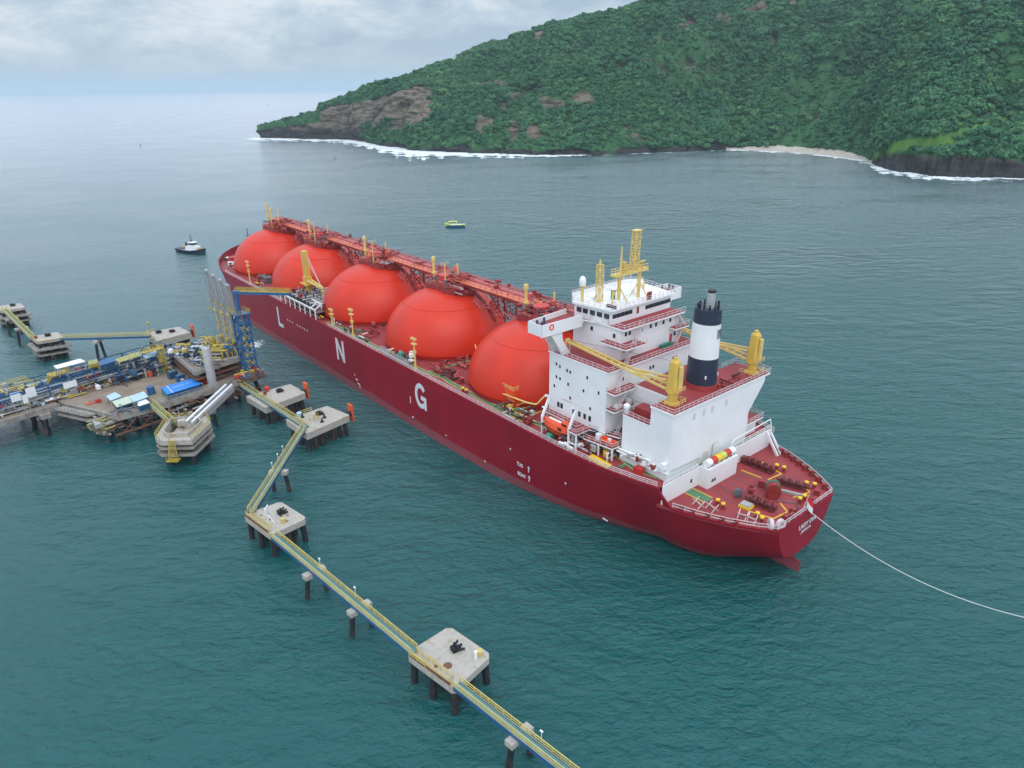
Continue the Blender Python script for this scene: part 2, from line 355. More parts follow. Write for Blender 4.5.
for i,a in enumerate(az):
    ds=float(lerp_tab(SH,a))+6*nz(a*1.6,3.1)+2.5*nz(a*7,9.1); L_=float(lerp_tab(LR,a)); el=float(lerp_tab(EL,a)); dr=ds+L_
    top=HC+dr*math.tan(R(el)); top=max(top,3)
    c_=math.cos(R(a)); s_=math.sin(R(a))
    cliff=float(np.interp(a/1.135,[-16.4,-15.6,-12.2,-7,-5,0,22.8,23.6,26,32],[.9,1,1,.85,.35,.14,.10,.22,.28,.18]))
    for j,t in enumerate(tt):
        d=ds+L_*t; x=d*s_; y=d*c_
        if t<=1:
            gent=t**.92
            sharp=1-(1-min(1,t/.55))**3.2
            p=gent*(1-cliff)+sharp*cliff
            gul=(1-2*abs(nz(x*.0042,y*.0042,1.7,4)))*.34-.16+nz(x*.012,y*.012,5.0,4)*.26
            env=4*t*(1-t)
            h=top*(p+gul*env*.62)
        else:
            h=top*(1-.55*((t-1)/.9)**1.3)+nz(x*.008,y*.008,2)*6
        bw=float(np.interp(a/1.135,[14.4,15.5,17,20,22,23.3],[0,10,26,34,28,0]))
        u_=t*L_
        if t<=1 and bw>0: h=h*min(1,max(0,(u_-bw)/60)) + min(1,u_/max(bw,1))*2.2
        else: h+=min(1,u_/14)*3.0
        # knoll by the right-hand point
        if a>26.4:
            k=math.exp(-((a-29.6)/2.9)**2); u=(d-ds)
            h=h+k*(30*(1-math.exp(-u/14))-30*min(1,max(0,(u-75)/150)))*.85
        if t==0: h=-1.5
        X[i,j]=x; Y[i,j]=y; H[i,j]=max(h,-1.5) if t==0 else max(h,.4)
AZ=np.repeat(az[:,None],NT,1); D=np.hypot(X,Y); E_=np.degrees(np.arctan2(H-HC,D)); AZg=AZ; AZ=AZg/1.135; E_=E_/1.10; T=np.repeat(tt[None,:],NA,0)
wob=np.array([[nz(X[i,j]*.03,Y[i,j]*.03,H[i,j]*.05,4) for j in range(NT)] for i in range(NA)])
for (ca,ce,wa,we) in [(3.0,-1.0,1.2,.62),(5.0,-.85,1.3,.55),(-1.6,.2,1.1,.40),(13.6,3.9,.8,.36),(15.6,4.4,.8,.5),(17.3,4.6,.4,.35),(11.2,3.6,.7,.22),(-2.0,-2.4,.7,.85),(.3,-2.6,.4,.8),(1.6,-2.9,.5,.5)]:
    ROCK=np.maximum(ROCK,px_patch(AZ,E_,ca,ce,wa,we))
ROCK=np.maximum(ROCK,np.where((AZ>-12.5)&(AZ<-5.2)&(E_>-2.7)&(E_<np.interp(AZ,[-12.5,-12.2,-9.4,-6,-5],[-1.5,-1.12,-.75,.2,.0])),.95,0)*np.clip((-4.6-AZ)/1.8,.0,1)*np.where(E_<-1.9+.5*np.sin(AZ*2.3),.55,1))
ROCK=np.maximum(ROCK,np.where((AZ<-12.1)&(E_<np.interp(AZ,[-16.3,-12.1],[-2.45,-2.0])),.9,0))
ROCK=np.maximum(ROCK,np.where((T*lerp_tab(LR,AZg)<9)&(H<7+5*wob)&~((AZ>14.6)&(AZ<23)),1,0))
ROCK=np.maximum(ROCK,np.where((AZ>23.3)&(AZ<33)&(E_<np.interp(AZ,[23.3,24.5,28.5,33],[-4.7,-4.15,-4.1,-4.5]))&(T<.3),.95,0))
wob2=np.array([[nz(X[i,j]*.011+9,Y[i,j]*.011,H[i,j]*.02,5) for j in range(NT)] for i in range(NA)])
ROCK=np.clip((ROCK*1.0+wob*.55+wob2*.75-.30)*2.2,0,1)
lo_=np.interp(AZ,[-12.6,-10.2,-9.4,-8.2,-6.6,-5.8],[-3.4,-3.2,-2.35,-2.2,-1.5,-1.0]); up_=np.interp(AZ,[-12.5,-12.2,-9.4,-6,-5],[-1.55,-1.2,-.82,.12,-.1])
clf=np.clip(np.minimum(np.minimum((AZ+12.5)*3,(-6.0-AZ)*1.3),np.minimum((E_-lo_)*4,(up_-E_)*6))+wob*.9+wob2*.35+.25,0,1)
band=np.exp(-((AZ+9.35+.5*wob)/.28)**2)*(E_<-.9)
ROCK=np.maximum(ROCK,clf*(1-.8*band))
GRASS=np.where((AZ>23.4)&(AZ<27.6)&(E_>np.interp(AZ,[23.4,24.2,27.6],[-4.6,-4.05,-3.75]))&(E_<np.interp(AZ,[23.4,24.4,26,27.6],[-4.1,-3.35,-3.0,-3.2])),1,0)
GRASS=np.maximum(GRASS,np.where((AZ>26.5)&(AZ<32)&(np.abs(E_-(-3.15+(AZ-26.5)*.36))<.16+.18*wob),.8,0))
SAND=np.where((AZ>14.4)&(AZ<23.3)&(T*lerp_tab(LR,AZg)<np.interp(AZ,[14.4,15.5,17,20,22,23.3],[2,14,32,40,34,6])),1,0)
AZ=AZg
X+=(wob*7+wob2*9)*ROCK; Y+=(wob*9+wob2*14)*ROCK; H+=np.where((H>8),wob*ROCK*2.5,0)
verts=np.stack([X,Y,H],-1).reshape(-1,3)
idx=np.arange(NA*NT).reshape(NA,NT)
fc=np.stack([idx[:-1,:-1],idx[1:,:-1],idx[1:,1:],idx[:-1,1:]],-1).reshape(-1,4)[:,::-1]
me=bpy.data.meshes.new('hill'); me.from_pydata(verts.tolist(),[],fc.tolist())
for nm,A in(('rock',ROCK),('grass',GRASS),('sand',SAND)):
    at=me.attributes.new(nm,'FLOAT','POINT'); at.data.foreach_set('value',A.reshape(-1).astype('f'))
me.polygons.foreach_set('use_smooth',[True]*len(me.polygons))
def hill_mat():
    m,t,N,L,b=nt('hill_ground')
    g=N.new('ShaderNodeNewGeometry')
    def att(n):
        a=N.new('ShaderNodeAttribute'); a.attribute_name=n; return a.outputs['Fac']
    def nse(s,d,sc=(1,1,1),r=.6):
        mp=N.new('ShaderNodeMapping'); mp.inputs['Scale'].default_value=sc; L.new(g.outputs['Position'],mp.inputs[0])
        n=N.new('ShaderNodeTexNoise'); n.inputs['Scale'].default_value=s; n.inputs['Detail'].default_value=d; n.inputs['Roughness'].default_value=r; L.new(mp.outputs[0],n.inputs['Vector']); return n.outputs['Fac']
    def ramp(f,*st):
        r=N.new('ShaderNodeValToRGB'); e=r.color_ramp.elements
        e[0].position=st[0][0]; e[0].color=(*st[0][1],1); e[1].position=st[-1][0]; e[1].color=(*st[-1][1],1)
        for p,c in st[1:-1]: q=e.new(p); q.color=(*c,1)
        L.new(f,r.inputs[0]); return r.outputs[0]
    def mix(f,a,c):
        k=N.new('ShaderNodeMix'); k.data_type='RGBA'; L.new(f,k.inputs[0])
        L.new(a,k.inputs[6]); L.new(c,k.inputs[7]); return k.outputs[2]
    veg=ramp(nse(.05,7),(.3,(.02,.07,.03)),(.55,(.045,.13,.05)),(.75,(.075,.17,.06)))
    layers=ramp(nse(.09,6,(.35,.35,2.2)),(.3,(.030,.029,.026)),(.44,(.095,.078,.06)),(.56,(.22,.175,.13)),(.68,(.075,.066,.055)))
    wet=N.new('ShaderNodeSeparateXYZ'); L.new(g.outputs['Position'],wet.inputs[0])
    mr=N.new('ShaderNodeMapRange'); mr.inputs[1].default_value=12; mr.inputs[2].default_value=28; L.new(wet.outputs['Z'],mr.inputs[0])
    dk=ramp(nse(.2,5),(.3,(.022,.022,.022)),(.7,(.06,.055,.05)))
    rock=mix(mr.outputs[0],dk,layers)
    gr=ramp(nse(.06,5),(.3,(.07,.17,.03)),(.7,(.12,.23,.045)))
    sa=ramp(nse(.15,4),(.3,(.42,.37,.30)),(.7,(.58,.53,.45)))
    c=mix(att('rock'),veg,rock); c=mix(att('grass'),c,gr); c=mix(att('sand'),c,sa)
    L.new(c,b.inputs['Base Color']); b.inputs['Roughness'].default_value=.95; b.inputs['Specular IOR Level'].default_value=.15
    bp=N.new('ShaderNodeBump'); bp.inputs['Strength'].default_value=.9; bp.inputs['Distance'].default_value=3; L.new(nse(.14,7),bp.inputs['Height']); L.new(bp.outputs[0],b.inputs['Normal'])
    return m
me.materials.append(hill_mat()); hill=bpy.data.objects.new('hill',me); col.objects.link(hill)
tag(hill,'steep wooded headland with sandstone cliffs above the bay','hill',kind='structure')

# forest canopy: instanced crowns with leaf-sized faces
def leaf_mat():
    m,t,N,L,b=nt('forest_leaves')
    oi=N.new('ShaderNodeObjectInfo'); g=N.new('ShaderNodeNewGeometry')
    n=N.new('ShaderNodeTexNoise'); n.inputs['Scale'].default_value=.012; n.inputs['Detail'].default_value=4; L.new(g.outputs['Position'],n.inputs['Vector'])
    r=N.new('ShaderNodeValToRGB'); e=r.color_ramp.elements
    e[0].position=0; e[0].color=(.020,.080,.042,1); e[1].position=1; e[1].color=(.155,.285,.100,1)  # greens pushed bluer: part of the air haze is put into the leaf colour
    for p,c in((.3,(.034,.124,.058)),(.62,(.064,.184,.078)),(.85,(.098,.230,.084))):
        q=e.new(p); q.color=(*c,1)
    ad=N.new('ShaderNodeMath'); ad.operation='MULTIPLY_ADD'; ad.inputs[1].default_value=.55; L.new(oi.outputs['Random'],ad.inputs[0])
    mr=N.new('ShaderNodeMapRange'); mr.inputs[1].default_value=.3; mr.inputs[2].default_value=.7; mr.inputs[3].default_value=0; mr.inputs[4].default_value=.45; L.new(n.outputs['Fac'],mr.inputs[0]); L.new(mr.outputs[0],ad.inputs[2])
    L.new(ad.outputs[0],r.inputs[0]); L.new(r.outputs[0],b.inputs['Base Color'])
    b.inputs['Roughness'].default_value=.75; b.inputs['Specular IOR Level'].default_value=.2
    return m
LEAF=leaf_mat()
def crown_mesh(seed,n=230,flat=.8):
    rnd=random.Random(seed); vs=[]; fs=[]
    lobes=[(Vector((rnd.uniform(-.5,.5),rnd.uniform(-.5,.5),rnd.uniform(.15,.6))),rnd.uniform(.38,.62)) for _ in range(6)]
    for k in range(n):
        c,r=rnd.choice(lobes); d=Vector((rnd.gauss(0,1),rnd.gauss(0,1),rnd.gauss(.35,.9))).normalized()
        p=c+d*r*rnd.uniform(.75,1.05); p.z*=flat
        nrm=(d+Vector((rnd.uniform(-.6,.6),rnd.uniform(-.6,.6),rnd.uniform(-.2,.7)))).normalized()
        a=nrm.orthogonal().normalized(); a.rotate(Matrix.Rotation(rnd.uniform(0,6.28),3,nrm)); b=nrm.cross(a); s=rnd.uniform(.14,.27)
        o=len(vs); vs+= [p+a*s,p+b*s*.8,p-a*s,p-b*s*.8]; fs.append((o,o+1,o+2,o+3))
    me=bpy.data.meshes.new('tree_crown'); me.from_pydata([tuple(v) for v in vs],[],fs); me.materials.append(LEAF); return me
cc=bpy.data.collections.new('crown_kinds')
for k in range(6):
    o=bpy.data.objects.new('tree_crown',crown_mesh(k,flat=.7+.1*(k%4))); cc.objects.link(o)
rng=np.random.default_rng(3)
# sample points on the grid, weighted by cell area
P00=verts.reshape(NA,NT,3); e1=P00[1:,:-1]-P00[:-1,:-1]; e2=P00[:-1,1:]-P00[:-1,:-1]
area=np.linalg.norm(np.cross(e1,e2),axis=-1)
azc=AZ[:-1,:-1]; tc_=T[:-1,:-1]
ok=(ROCK[:-1,:-1]<.45)&(GRASS[:-1,:-1]<.5)&(SAND[:-1,:-1]<.5)&(P00[:-1,:-1,2]>2.5)&(tc_<1.12)&(azc<40)
opn=np.array([[nz(P00[i,j,0]*.0065,P00[i,j,1]*.0065,8.8,4) for j in range(NT-1)] for i in range(NA-1)])
wgt=np.where(ok,area,0)*np.where(opn>.30,.4,1.0)*np.where(azc>38,.3,1.0); wgt=wgt.reshape(-1); wgt/=wgt.sum()
NTREE=46000
ch=rng.choice(len(wgt),NTREE,p=wgt); ii,jj=np.divmod(ch,NT-1)
fu=rng.random(NTREE)[:,None]; fv=rng.random(NTREE)[:,None]
pts=P00[ii,jj]+e1[ii,jj]*fu+e2[ii,jj]*fv
dn=np.array([nz(p[0]*.012,p[1]*.012,4.4,3) for p in pts])
sc=rng.lognormal(0,.42,NTREE)*np.clip(3.9+dn*2.4,1.6,7)*np.interp(azc.reshape(-1)[ch],[-18,-9,0],[.45,.75,1])
big=rng.random(NTREE)<.05; sc[big]*=1.5
sc=np.clip(sc,.9,8.5); pts[:,2]-=sc*.12
pm=bpy.data.meshes.new('forest'); pm.from_pydata(pts.tolist(),[],[])
a_=pm.attributes.new('sc','FLOAT','POINT'); a_.data.foreach_set('value',sc.astype('f'))
a_=pm.attributes.new('rz','FLOAT','POINT'); a_.data.foreach_set('value',(rng.random(NTREE)*6.283).astype('f'))
fo=bpy.data.objects.new('forest',pm); col.objects.link(fo); tag(fo,'dense tropical bush and low trees covering the hillside','forest',kind='stuff')
ng=bpy.data.node_groups.new('forest_scatter','GeometryNodeTree'); ng.interface.new_socket('Geometry',in_out='INPUT',socket_type='NodeSocketGeometry'); ng.interface.new_socket('Geometry',in_out='OUTPUT',socket_type='NodeSocketGeometry')
gi=ng.nodes.new('NodeGroupInput'); go=ng.nodes.new('NodeGroupOutput'); ip=ng.nodes.new('GeometryNodeInstanceOnPoints'); ci=ng.nodes.new('GeometryNodeCollectionInfo')
ci.inputs[0].default_value=cc; ci.inputs[1].default_value=True; ci.inputs[2].default_value=True
na=ng.nodes.new('GeometryNodeInputNamedAttribute'); na.data_type='FLOAT'; na.inputs[0].default_value='sc'
nr=ng.nodes.new('GeometryNodeInputNamedAttribute'); nr.data_type='FLOAT'; nr.inputs[0].default_value='rz'
cx=ng.nodes.new('ShaderNodeCombineXYZ'); ng.links.new(nr.outputs[0],cx.inputs[2])
ng.links.new(gi.outputs[0],ip.inputs['Points']); ng.links.new(ci.outputs[0],ip.inputs['Instance']); ip.inputs['Pick Instance'].default_value=True
ng.links.new(na.outputs[0],ip.inputs['Scale']); ng.links.new(cx.outputs[0],ip.inputs['Rotation']); ng.links.new(ip.outputs[0],go.inputs[0])
md=fo.modifiers.new('scatter','NODES'); md.node_group=ng

# surf line along the shore, and the beach's wash
def foam_mat(name,scale,lo,hi):
    m,t,N,L,b=nt(name)
    a=N.new('ShaderNodeAttribute'); a.attribute_name='foam'; g=N.new('ShaderNodeNewGeometry')
    n=N.new('ShaderNodeTexNoise'); n.inputs['Scale'].default_value=scale; n.inputs['Detail'].default_value=7; n.inputs['Roughness'].default_value=.68; L.new(g.outputs['Position'],n.inputs['Vector'])
    ad=N.new('ShaderNodeMath'); ad.operation='MULTIPLY_ADD'; ad.inputs[1].default_value=2.0; L.new(n.outputs['Fac'],ad.inputs[0]); a2=N.new('ShaderNodeMath'); a2.operation='SUBTRACT'; a2.inputs[1].default_value=.5; L.new(a.outputs['Fac'],a2.inputs[0]); L.new(a2.outputs[0],ad.inputs[2])
    mr=N.new('ShaderNodeMapRange'); mr.inputs[1].default_value=lo; mr.inputs[2].default_value=hi; L.new(ad.outputs[0],mr.inputs[0])
    L.new(mr.outputs[0],b.inputs['Alpha']); b.inputs['Base Color'].default_value=(.78,.82,.83,1); b.inputs['Roughness'].default_value=.8
    return m
vs=[];fs=[];fm=[]
aa=np.linspace(-20.0,45,1100); offs=[-34,-24,-16,-10,-5,0,4]
for i,a in enumerate(aa):
    k=max(a,-18.73); ds=float(lerp_tab(SH,k))+6*nz(k*1.6,3.1)+2.5*nz(k*7,9.1)
    wd=float(np.interp(a/1.135,[-17.6,-13,-11,-9.5,-7,-5,3,8,14.5,16,22,23.6,26,32,40],[4.0,2.6,3.0,4.6,5.6,3.0,1.6,.9,.8,1.0,1.0,2.2,1.8,1.3,1.0]))*(1+.45*nz(a*2.2,1.3))
    st=float(np.interp(a/1.135,[-17.6,-16.9,-15.5,-12,-8,-3,3,7.5,9,14,15,22,24,30,40],[-.35,.1,.10,.10,.30,.16,.02,-.16,-.22,-.18,-.05,.0,.08,.0,-.1]))
    for o_ in offs:
        d=ds+o_*wd; vs.append((d*math.sin(R(a)),d*math.cos(R(a)),.12)); fm.append({-34:-.22,-24:-.04,-16:.08,-10:.16,-5:.2,0:.22,4:.22}[o_]+st)
q=len(offs)
for i in range(len(aa)-1):
    for j in range(q-1): fs.append((i*q+j,i*q+j+1,(i+1)*q+j+1,(i+1)*q+j))
me=bpy.data.meshes.new('surf'); me.from_pydata(vs,[],fs); at=me.attributes.new('foam','FLOAT','POINT'); at.data.foreach_set('value',fm)
me.materials.append(foam_mat('surf_foam',.045,.56,.72)); su=bpy.data.objects.new('surf',me); col.objects.link(su); tag(su,'white surf breaking along the foot of the headland','surf',kind='structure')
# faint wake trail of the far speedboat
tr=[(*(-1484.6,4549.9,0.00)[:2],12),(*(-1556.8,4487.3,0.00)[:2],70),(*(-1484.2,3791.1,0.00)[:2],90),(*(-1240.2,2736.0,0.00)[:2],60),(*(-1188.0,2338.2,0.00)[:2],50),(*(-1149.5,2092.3,0.00)[:2],40),(*(-1090.4,1844.3,0.00)[:2],24),(*(-1043.6,1648.1,0.00)[:2],3)]
vs=[];fs=[];fm=[]
for i in range(len(tr)-1):
    for s in range(12):
        f=s/12; x=tr[i][0]*(1-f)+tr[i+1][0]*f; y=tr[i][1]*(1-f)+tr[i+1][1]*f; w_=tr[i][2]*(1-f)+tr[i+1][2]*f
        st=1.0 if i==0 else .0
        for sgn,e_ in((-1,-.22),(-.4,.0),(.4,.0),(1,-.22)): vs.append((x+sgn*w_,y,.10)); fm.append(e_+(.55*(1-f) if i==0 else 0)-.04*i*.5)
m_=len(vs)//4
for i in range(m_-1):
    for j in range(3): fs.append((i*4+j,i*4+j+1,i*4+j+5,i*4+j+4))
me=bpy.data.meshes.new('wake'); me.from_pydata(vs,[],fs); at=me.attributes.new('foam','FLOAT','POINT'); at.data.foreach_set('value',fm)
me.materials.append(foam_mat('wake_foam',.012,.30,1.3)); wk=bpy.data.objects.new('wake',me); col.objects.link(wk); tag(wk,'pale wake trail left across the open sea','wake',kind='structure')

# ------------------------------------------------------------------ the LNG carrier (ship frame: x to the bow, y to port, z up; x=0 at the foremost tank)
ship=empty('gas_carrier',(-104.82,313.41,0),2.2589,'long maroon gas carrier with five round orange red tank domes and a white superstructure','ship')
HB=[(-262,10.2),(-259,12.4),(-255,14.9),(-249,17.6),(-243,19.4),(-236,21.2),(-226,23.0),(-214,23.5),(0,23.5),(12,22.8),(23,20.2),(31,16.2),(37,11.8),(42,6.6),(44.5,3.0),(45.5,.4)]
ship.scale=(.976,1.0,1.111)
HW=[(-262,3.2),(-257,.6),(-252,.7),(-247,3.6),(-240,7.0),(-230,12.0),(-218,17.2),(-203,21),(-188,22.9),(-168,23.5),(-8,23.5),(5,22.3),(15,18.5),(25,12.5),(33,6.5),(39,1.8),(43,.5),(45.5,.2)]
KZ=[(-262,4.8),(-258,2.6),(-254,.9),(-250,-.8),(-246,-1.6),(60,-1.6)]
ZD=[(-262,12.8),(-243.4,12.8),(-240.2,16),(8,16),(23,17.0),(45.5,18.8)]
I=np.interp
def T_(tab,x): return float(I(x,[a for a,_ in tab],[b for _,b in tab]))
def hby(x): return T_(HB,x)
def deckz(x): return T_(ZD,x)
xs=[-262,-260.6,-259,-257,-255,-252,-249,-246,-243.4,-242.3,-241.2,-240.2,-236,-231,-225,-218,-210,-200,-190,-178]+[-165+15*k for k in range(11)]+[-8,0,8,14,20,25,29,33,36,39,41.5,43.5,44.8,45.5]
NS=11
mb=MB(); vs=[]; fs=[]
for sgn in(1,-1):
    for x in xs:
        a,b,k,zd=T_(HB,x),T_(HW,x),T_(KZ,x),T_(ZD,x)
        for j in range(NS):
            t=j/(NS-1); z=k+(zd-k)*t
            ex=.42 if x<-240 else (.62 if x<-200 else 1.0) if x<0 else 1.5
            vs.append((x,sgn*(b+(a-b)*t**ex),z))
nx=len(xs); off=nx*NS
for s in(0,1):
    for i in range(nx-1):
        for j in range(NS-1):
            o=s*off; fs.append((o+i*NS+j,o+(i+1)*NS+j,o+(i+1)*NS+j+1,o+i*NS+j+1))
for j in range(NS-1): fs.append((j,j+1,off+j+1,off+j))                      # transom
for i in range(nx-1): fs.append((i*NS,off+i*NS,off+(i+1)*NS,(i+1)*NS))         # bottom
for j in range(NS-1): fs.append(((nx-1)*NS+j,off+(nx-1)*NS+j,off+(nx-1)*NS+j+1,(nx-1)*NS+j+1))
hull=mb.add(vs,fs).build('hull',M['hull'],ship,smooth=True,angle=35)
# gunwale rim
mb=MB()
for sgn in(1,-1):
    P=[(x,sgn*(hby(x)-.12),deckz(x)+.1) for x in xs]
    for i in range(len(P)-1): mb.beam(P[i],P[i+1],.35,.3)
mb.beam((-261.9,10.1,12.9),(-261.9,-10.1,12.9),.35,.3); mb.build('gunwale',M['hull'],hull)
# decks
def deck_poly(x0,x1,inset=.15):
    X=[x0]+[x for x in xs if x0<x<x1]+[x1]
    return [(x,hby(x)-inset) for x in X]+[(x,-hby(x)+inset) for x in reversed(X)]
P=deck_poly(-240.2,8); main_deck=MB().prism(P,15.5,15.95).build('main_deck',M['deck'],ship)
P=deck_poly(-261.8,-240.4); aft_deck=MB().prism(P,12.3,12.75).build('mooring_deck',M['deck'],ship)
Xf=[8.05]+[x for x in xs if x>8.1]; P=[(x,hby(x)-.15) for x in Xf]+[(x,-hby(x)+.15) for x in reversed(Xf)]
fore_deck=MB().prism(P,15.4,15.97).build('forecastle_deck',M['deck'],ship)
# bow bulwark thickness and gear
mb=MB()
for sgn in(1,-1):
    Q=[(x,sgn*(hby(x)-.35),deckz(x)-.45) for x in xs if x>9]
    for i in range(len(Q)-1): mb.beam(Q[i],Q[i+1],.14,1.1)
    for q in Q: mb.beam((q[0],q[1]-sgn*.6,15.97),(q[0],q[1],deckz(q[0])),.3)
    for i in range(len(Q)-1): mb.beam((Q[i][0],Q[i][1],15.97+.3),(Q[i+1][0],Q[i+1][1],16.27),.14,1.2)
mb.build('bulwark',M['red_gear'],fore_deck)
def winch(p,rz,parent,n=3,big=1.0,mt='dark_gear'):
    mb=MB(); L=2.1*n*big
    mb.box(-L/2-.4,L/2+.4,-1.1*big,1.1*big,0,.35)
    for k in range(n):
        c=-L/2+L*(k+.5)/n
        mb.cyl((c-.62*big,0,1.25*big),(c+.62*big,0,1.25*big),.62*big,n=14)
        for e in(-.7,.7): mb.cyl((c+e*big-.09,0,1.25*big),(c+e*big+.09,0,1.25*big),1.15*big,n=16)
        mb.box(c-.9*big,c-.7*big,-.8,.8,.3,1.5*big)
    mb.cyl((-L/2-.7,0,1.25*big),(L/2+.7,0,1.25*big),.16,n=8); mb.box(L/2,L/2+1.0,-.6,.6,.3,1.9*big)
    mb.cyl((-L/2-.9,0,1.25*big),(-L/2-.2,0,1.25*big),.5,.35,n=12)
    return mb.build('mooring_winch',M[mt],parent,smooth=True,loc=p,rz=rz)
def bitts_mb():
    mb=MB(); mb.box(-1.35,1.35,-.5,.5,0,.16); mb.mi=0
    for c in(-.8,.8): mb.cyl((c,0,.1),(c,0,.85),.34,n=14)
    mb.mi=1
    for c in(-.8,.8): mb.cyl((c,0,.85),(c,0,1.12),.46,.44,n=14)
    return mb
bitt0=bitts_mb().build('mooring_bitts',[M['red_gear'],M['bright_yellow']],aft_deck,smooth=True,loc=(-249.3,10.9,12.75),rz=-.25)
for p,r in(((-257.2,9.2),-.45),((-249.3,-11.0),.2),((-257.4,-9.3),.5),((-259.1,-3.1),1.5)): clone(bitt0,aft_deck,(p[0],p[1],12.75),r)
for p,r in(((16,15),.3),((16,-15),-.3),((32,7),.7),((32,-7),-.7)): clone(bitt0,fore_deck,(p[0],p[1],15.97),r)
for p in((-30,20.6),(-92,21),(-140,20.8),(-178,20.8)): clone(bitt0,main_deck,(p[0],p[1],15.95),0)
winch((-245.6,-8.2,12.75),.05,aft_deck,4,.72,'winch_red'); winch((-254.9,-6.7,12.75),.30,aft_deck,3,.72,'winch_red'); winch((-254.8,4.9,12.75),.15,aft_deck,3,.72,'winch_red')
winch((22,5,15.97),1.57,fore_deck,3,.95,'white'); winch((22,-6,15.97),1.57,fore_deck,3,.95,'red_gear'); winch((30,0,15.97),1.57,fore_deck,3,.9,'white'); winch((27,9.6,15.97),.6,fore_deck,2,.9,'red_gear')
for k in range(12): MB().cbox((20+random.random()*14,random.uniform(-9,13),15.97),(random.uniform(.8,2),random.uniform(.8,2),random.uniform(.6,1.8)),random.random()).build('deck_locker',M[random.choice(['white','white','red_gear','pink_pipe'])],fore_deck)

MB().cbox((21.5,13.6,15.97),(3.0,2.4,2.6)).build('deck_house',M['red_tank'],fore_deck); MB().cbox((19.4,16.2,15.97),(1.6,1.6,1.2)).build('deck_house',M['white'],fore_deck)
mb=MB(); mb.cbox((29,11.4,15.97),(3.4,1.6,.5),-.5); mb.build('hatch',M['yellow'],fore_deck)
mb=MB(); mb.cbox((17,18.6,15.98),(4,1.4,.1),-.2); mb.build('walkway',M['green_walk'],fore_deck)
mb=MB(); mb.cyl((37,0,16),(37,0,27),.30,.16); mb.beam((37,-1.4,24),(37,1.4,24),.15); mb.build('foremast',M['navy'],ship)
# fairleads and roller chocks round the stern
mb=MB()
fl=mb; fl.box(-.8,.8,-.35,.35,0,.25); fl.cyl((-.45,0,.2),(-.45,0,.95),.26,n=10); fl.cyl((.45,0,.2),(.45,0,.95),.26,n=10); fl.box(-.75,.75,-.3,.3,.95,1.1)
fl0=fl.build('fairlead',M['red_gear'],aft_deck,smooth=True,loc=(-245.2,17.9,12.75),rz=-.3)
def edge_pt(x,s,ins=.7): return (x,s*(hby(x)-ins),12.75)
for x in(-247.4,-250.2,-252.8,-255.2): 
    p=edge_pt(x,1); clone(fl0,aft_deck,p,-.55)
for x in(-243.5,-245.2,-247,-249,-251,-253,-255.2,-257.4,-259.8): 
    p=edge_pt(x,-1); clone(fl0,aft_deck,p,.55)
for y in(-4.5,4.2): clone(fl0,aft_deck,(-261.0,y,12.75),1.57)
ck=MB(); ck.lathe([(.55,-.35),(1.05,-.35),(1.05,.35),(.55,.35),(.55,-.35)],(0,0,0),20,cap=False)
ch0=ck.build('ring_chock',M['rail_white'],aft_deck,smooth=True,loc=(-260.2,10.2,13.6)); ch0.rotation_euler=(R(90),0,R(-40))
c=clone(ch0,aft_deck,(-261.5,8.9,13.6)); c.rotation_euler=(R(90),0,R(75))
# reel with green rim, capstan, ventilators, hatch
mb=MB(); mb.cyl((0,-.9,1.55),(0,.5,1.55),1.45,n=26); mb.box(-.9,.9,-1.1,.9,0,.9); mb.mi=1
mb.cyl((0,-1.25,1.55),(0,-.9,1.55),1.6,n=26); mb.mi=0; mb.cyl((0,.5,1.55),(0,.75,1.55),1.55,n=26); reel=mb.build('hawser_reel',[M['red_gear'],M['green_gear']],aft_deck,smooth=True,loc=(-254.4,.2,12.75),rz=-2.5+3.1416)
mb=MB(); mb.lathe([(1.0,0),(1.0,.5),(.55,.6),(.5,1.5),(.9,1.7),(.95,1.95),(.45,2.1),(.4,2.7)],n=16); mb.build('capstan',M['red_gear'],aft_deck,smooth=True,loc=(-251.3,3.4,12.75))
mb=MB(); mb.cyl((0,-.4,.9),(0,.4,.9),.85,n=16); mb.cyl((0,-.5,.9),(0,.5,.9),.35,n=10); mb.box(-.5,.5,-.4,.4,0,.5); mb.build('wire_reel',M['steel_dark'],aft_deck,smooth=True,loc=(-249.6,5.4,12.75),rz=.8)
mb=MB(); mb.box(-1.25,1.25,-1.05,1.05,0,.45); mb.mi=1; mb.box(-1.05,1.05,-.85,.85,.45,.75); mb.build('hatch',[M['bright_yellow'],M['steel']],aft_deck,loc=(-252.9,7.2,12.75),rz=.1)
mb=MB()
for k in(0,1.9): mb.beam((k,-1,0),(k,.6,1.3),.16); mb.beam((k,.6,0),(k,-1,1.3),.16)
mb.beam((0,-.2,.7),(1.9,-.2,.7),.14); xr=mb.build('rope_rack',M['rail_white'],aft_deck,loc=(-247.2,14.6,12.75),rz=-.3)
clone(xr,aft_deck,(-249.8,13.6,12.75),-.25); clone(xr,aft_deck,(-255.8,11.0,12.75),.3); clone(xr,aft_deck,(-257.4,11.0,12.75),.1)
mb=MB(); mb.box(-1,1,-.8,.8,0,1.4); mb.build('deck_locker',M['red_gear'],aft_deck,loc=(-250.9,-2.2,12.75),rz=.2)
mb=MB(); mb.box(-.55,.55,-.55,.55,0,1.1); dl=mb.build('deck_locker',M['red_gear'],aft_deck,loc=(-260.3,2.3,12.75))
clone(dl,aft_deck,(-260.6,5.6,12.75),.2); clone(dl,aft_deck,(-259.8,-7.6,12.75),.4)
mb=MB(); mb.box(-3.4,3.4,-.25,.25,0,.5); mb.build('cable_tray',M['steel'],aft_deck,loc=(-255.4,-3.6,12.75),rz=.35)
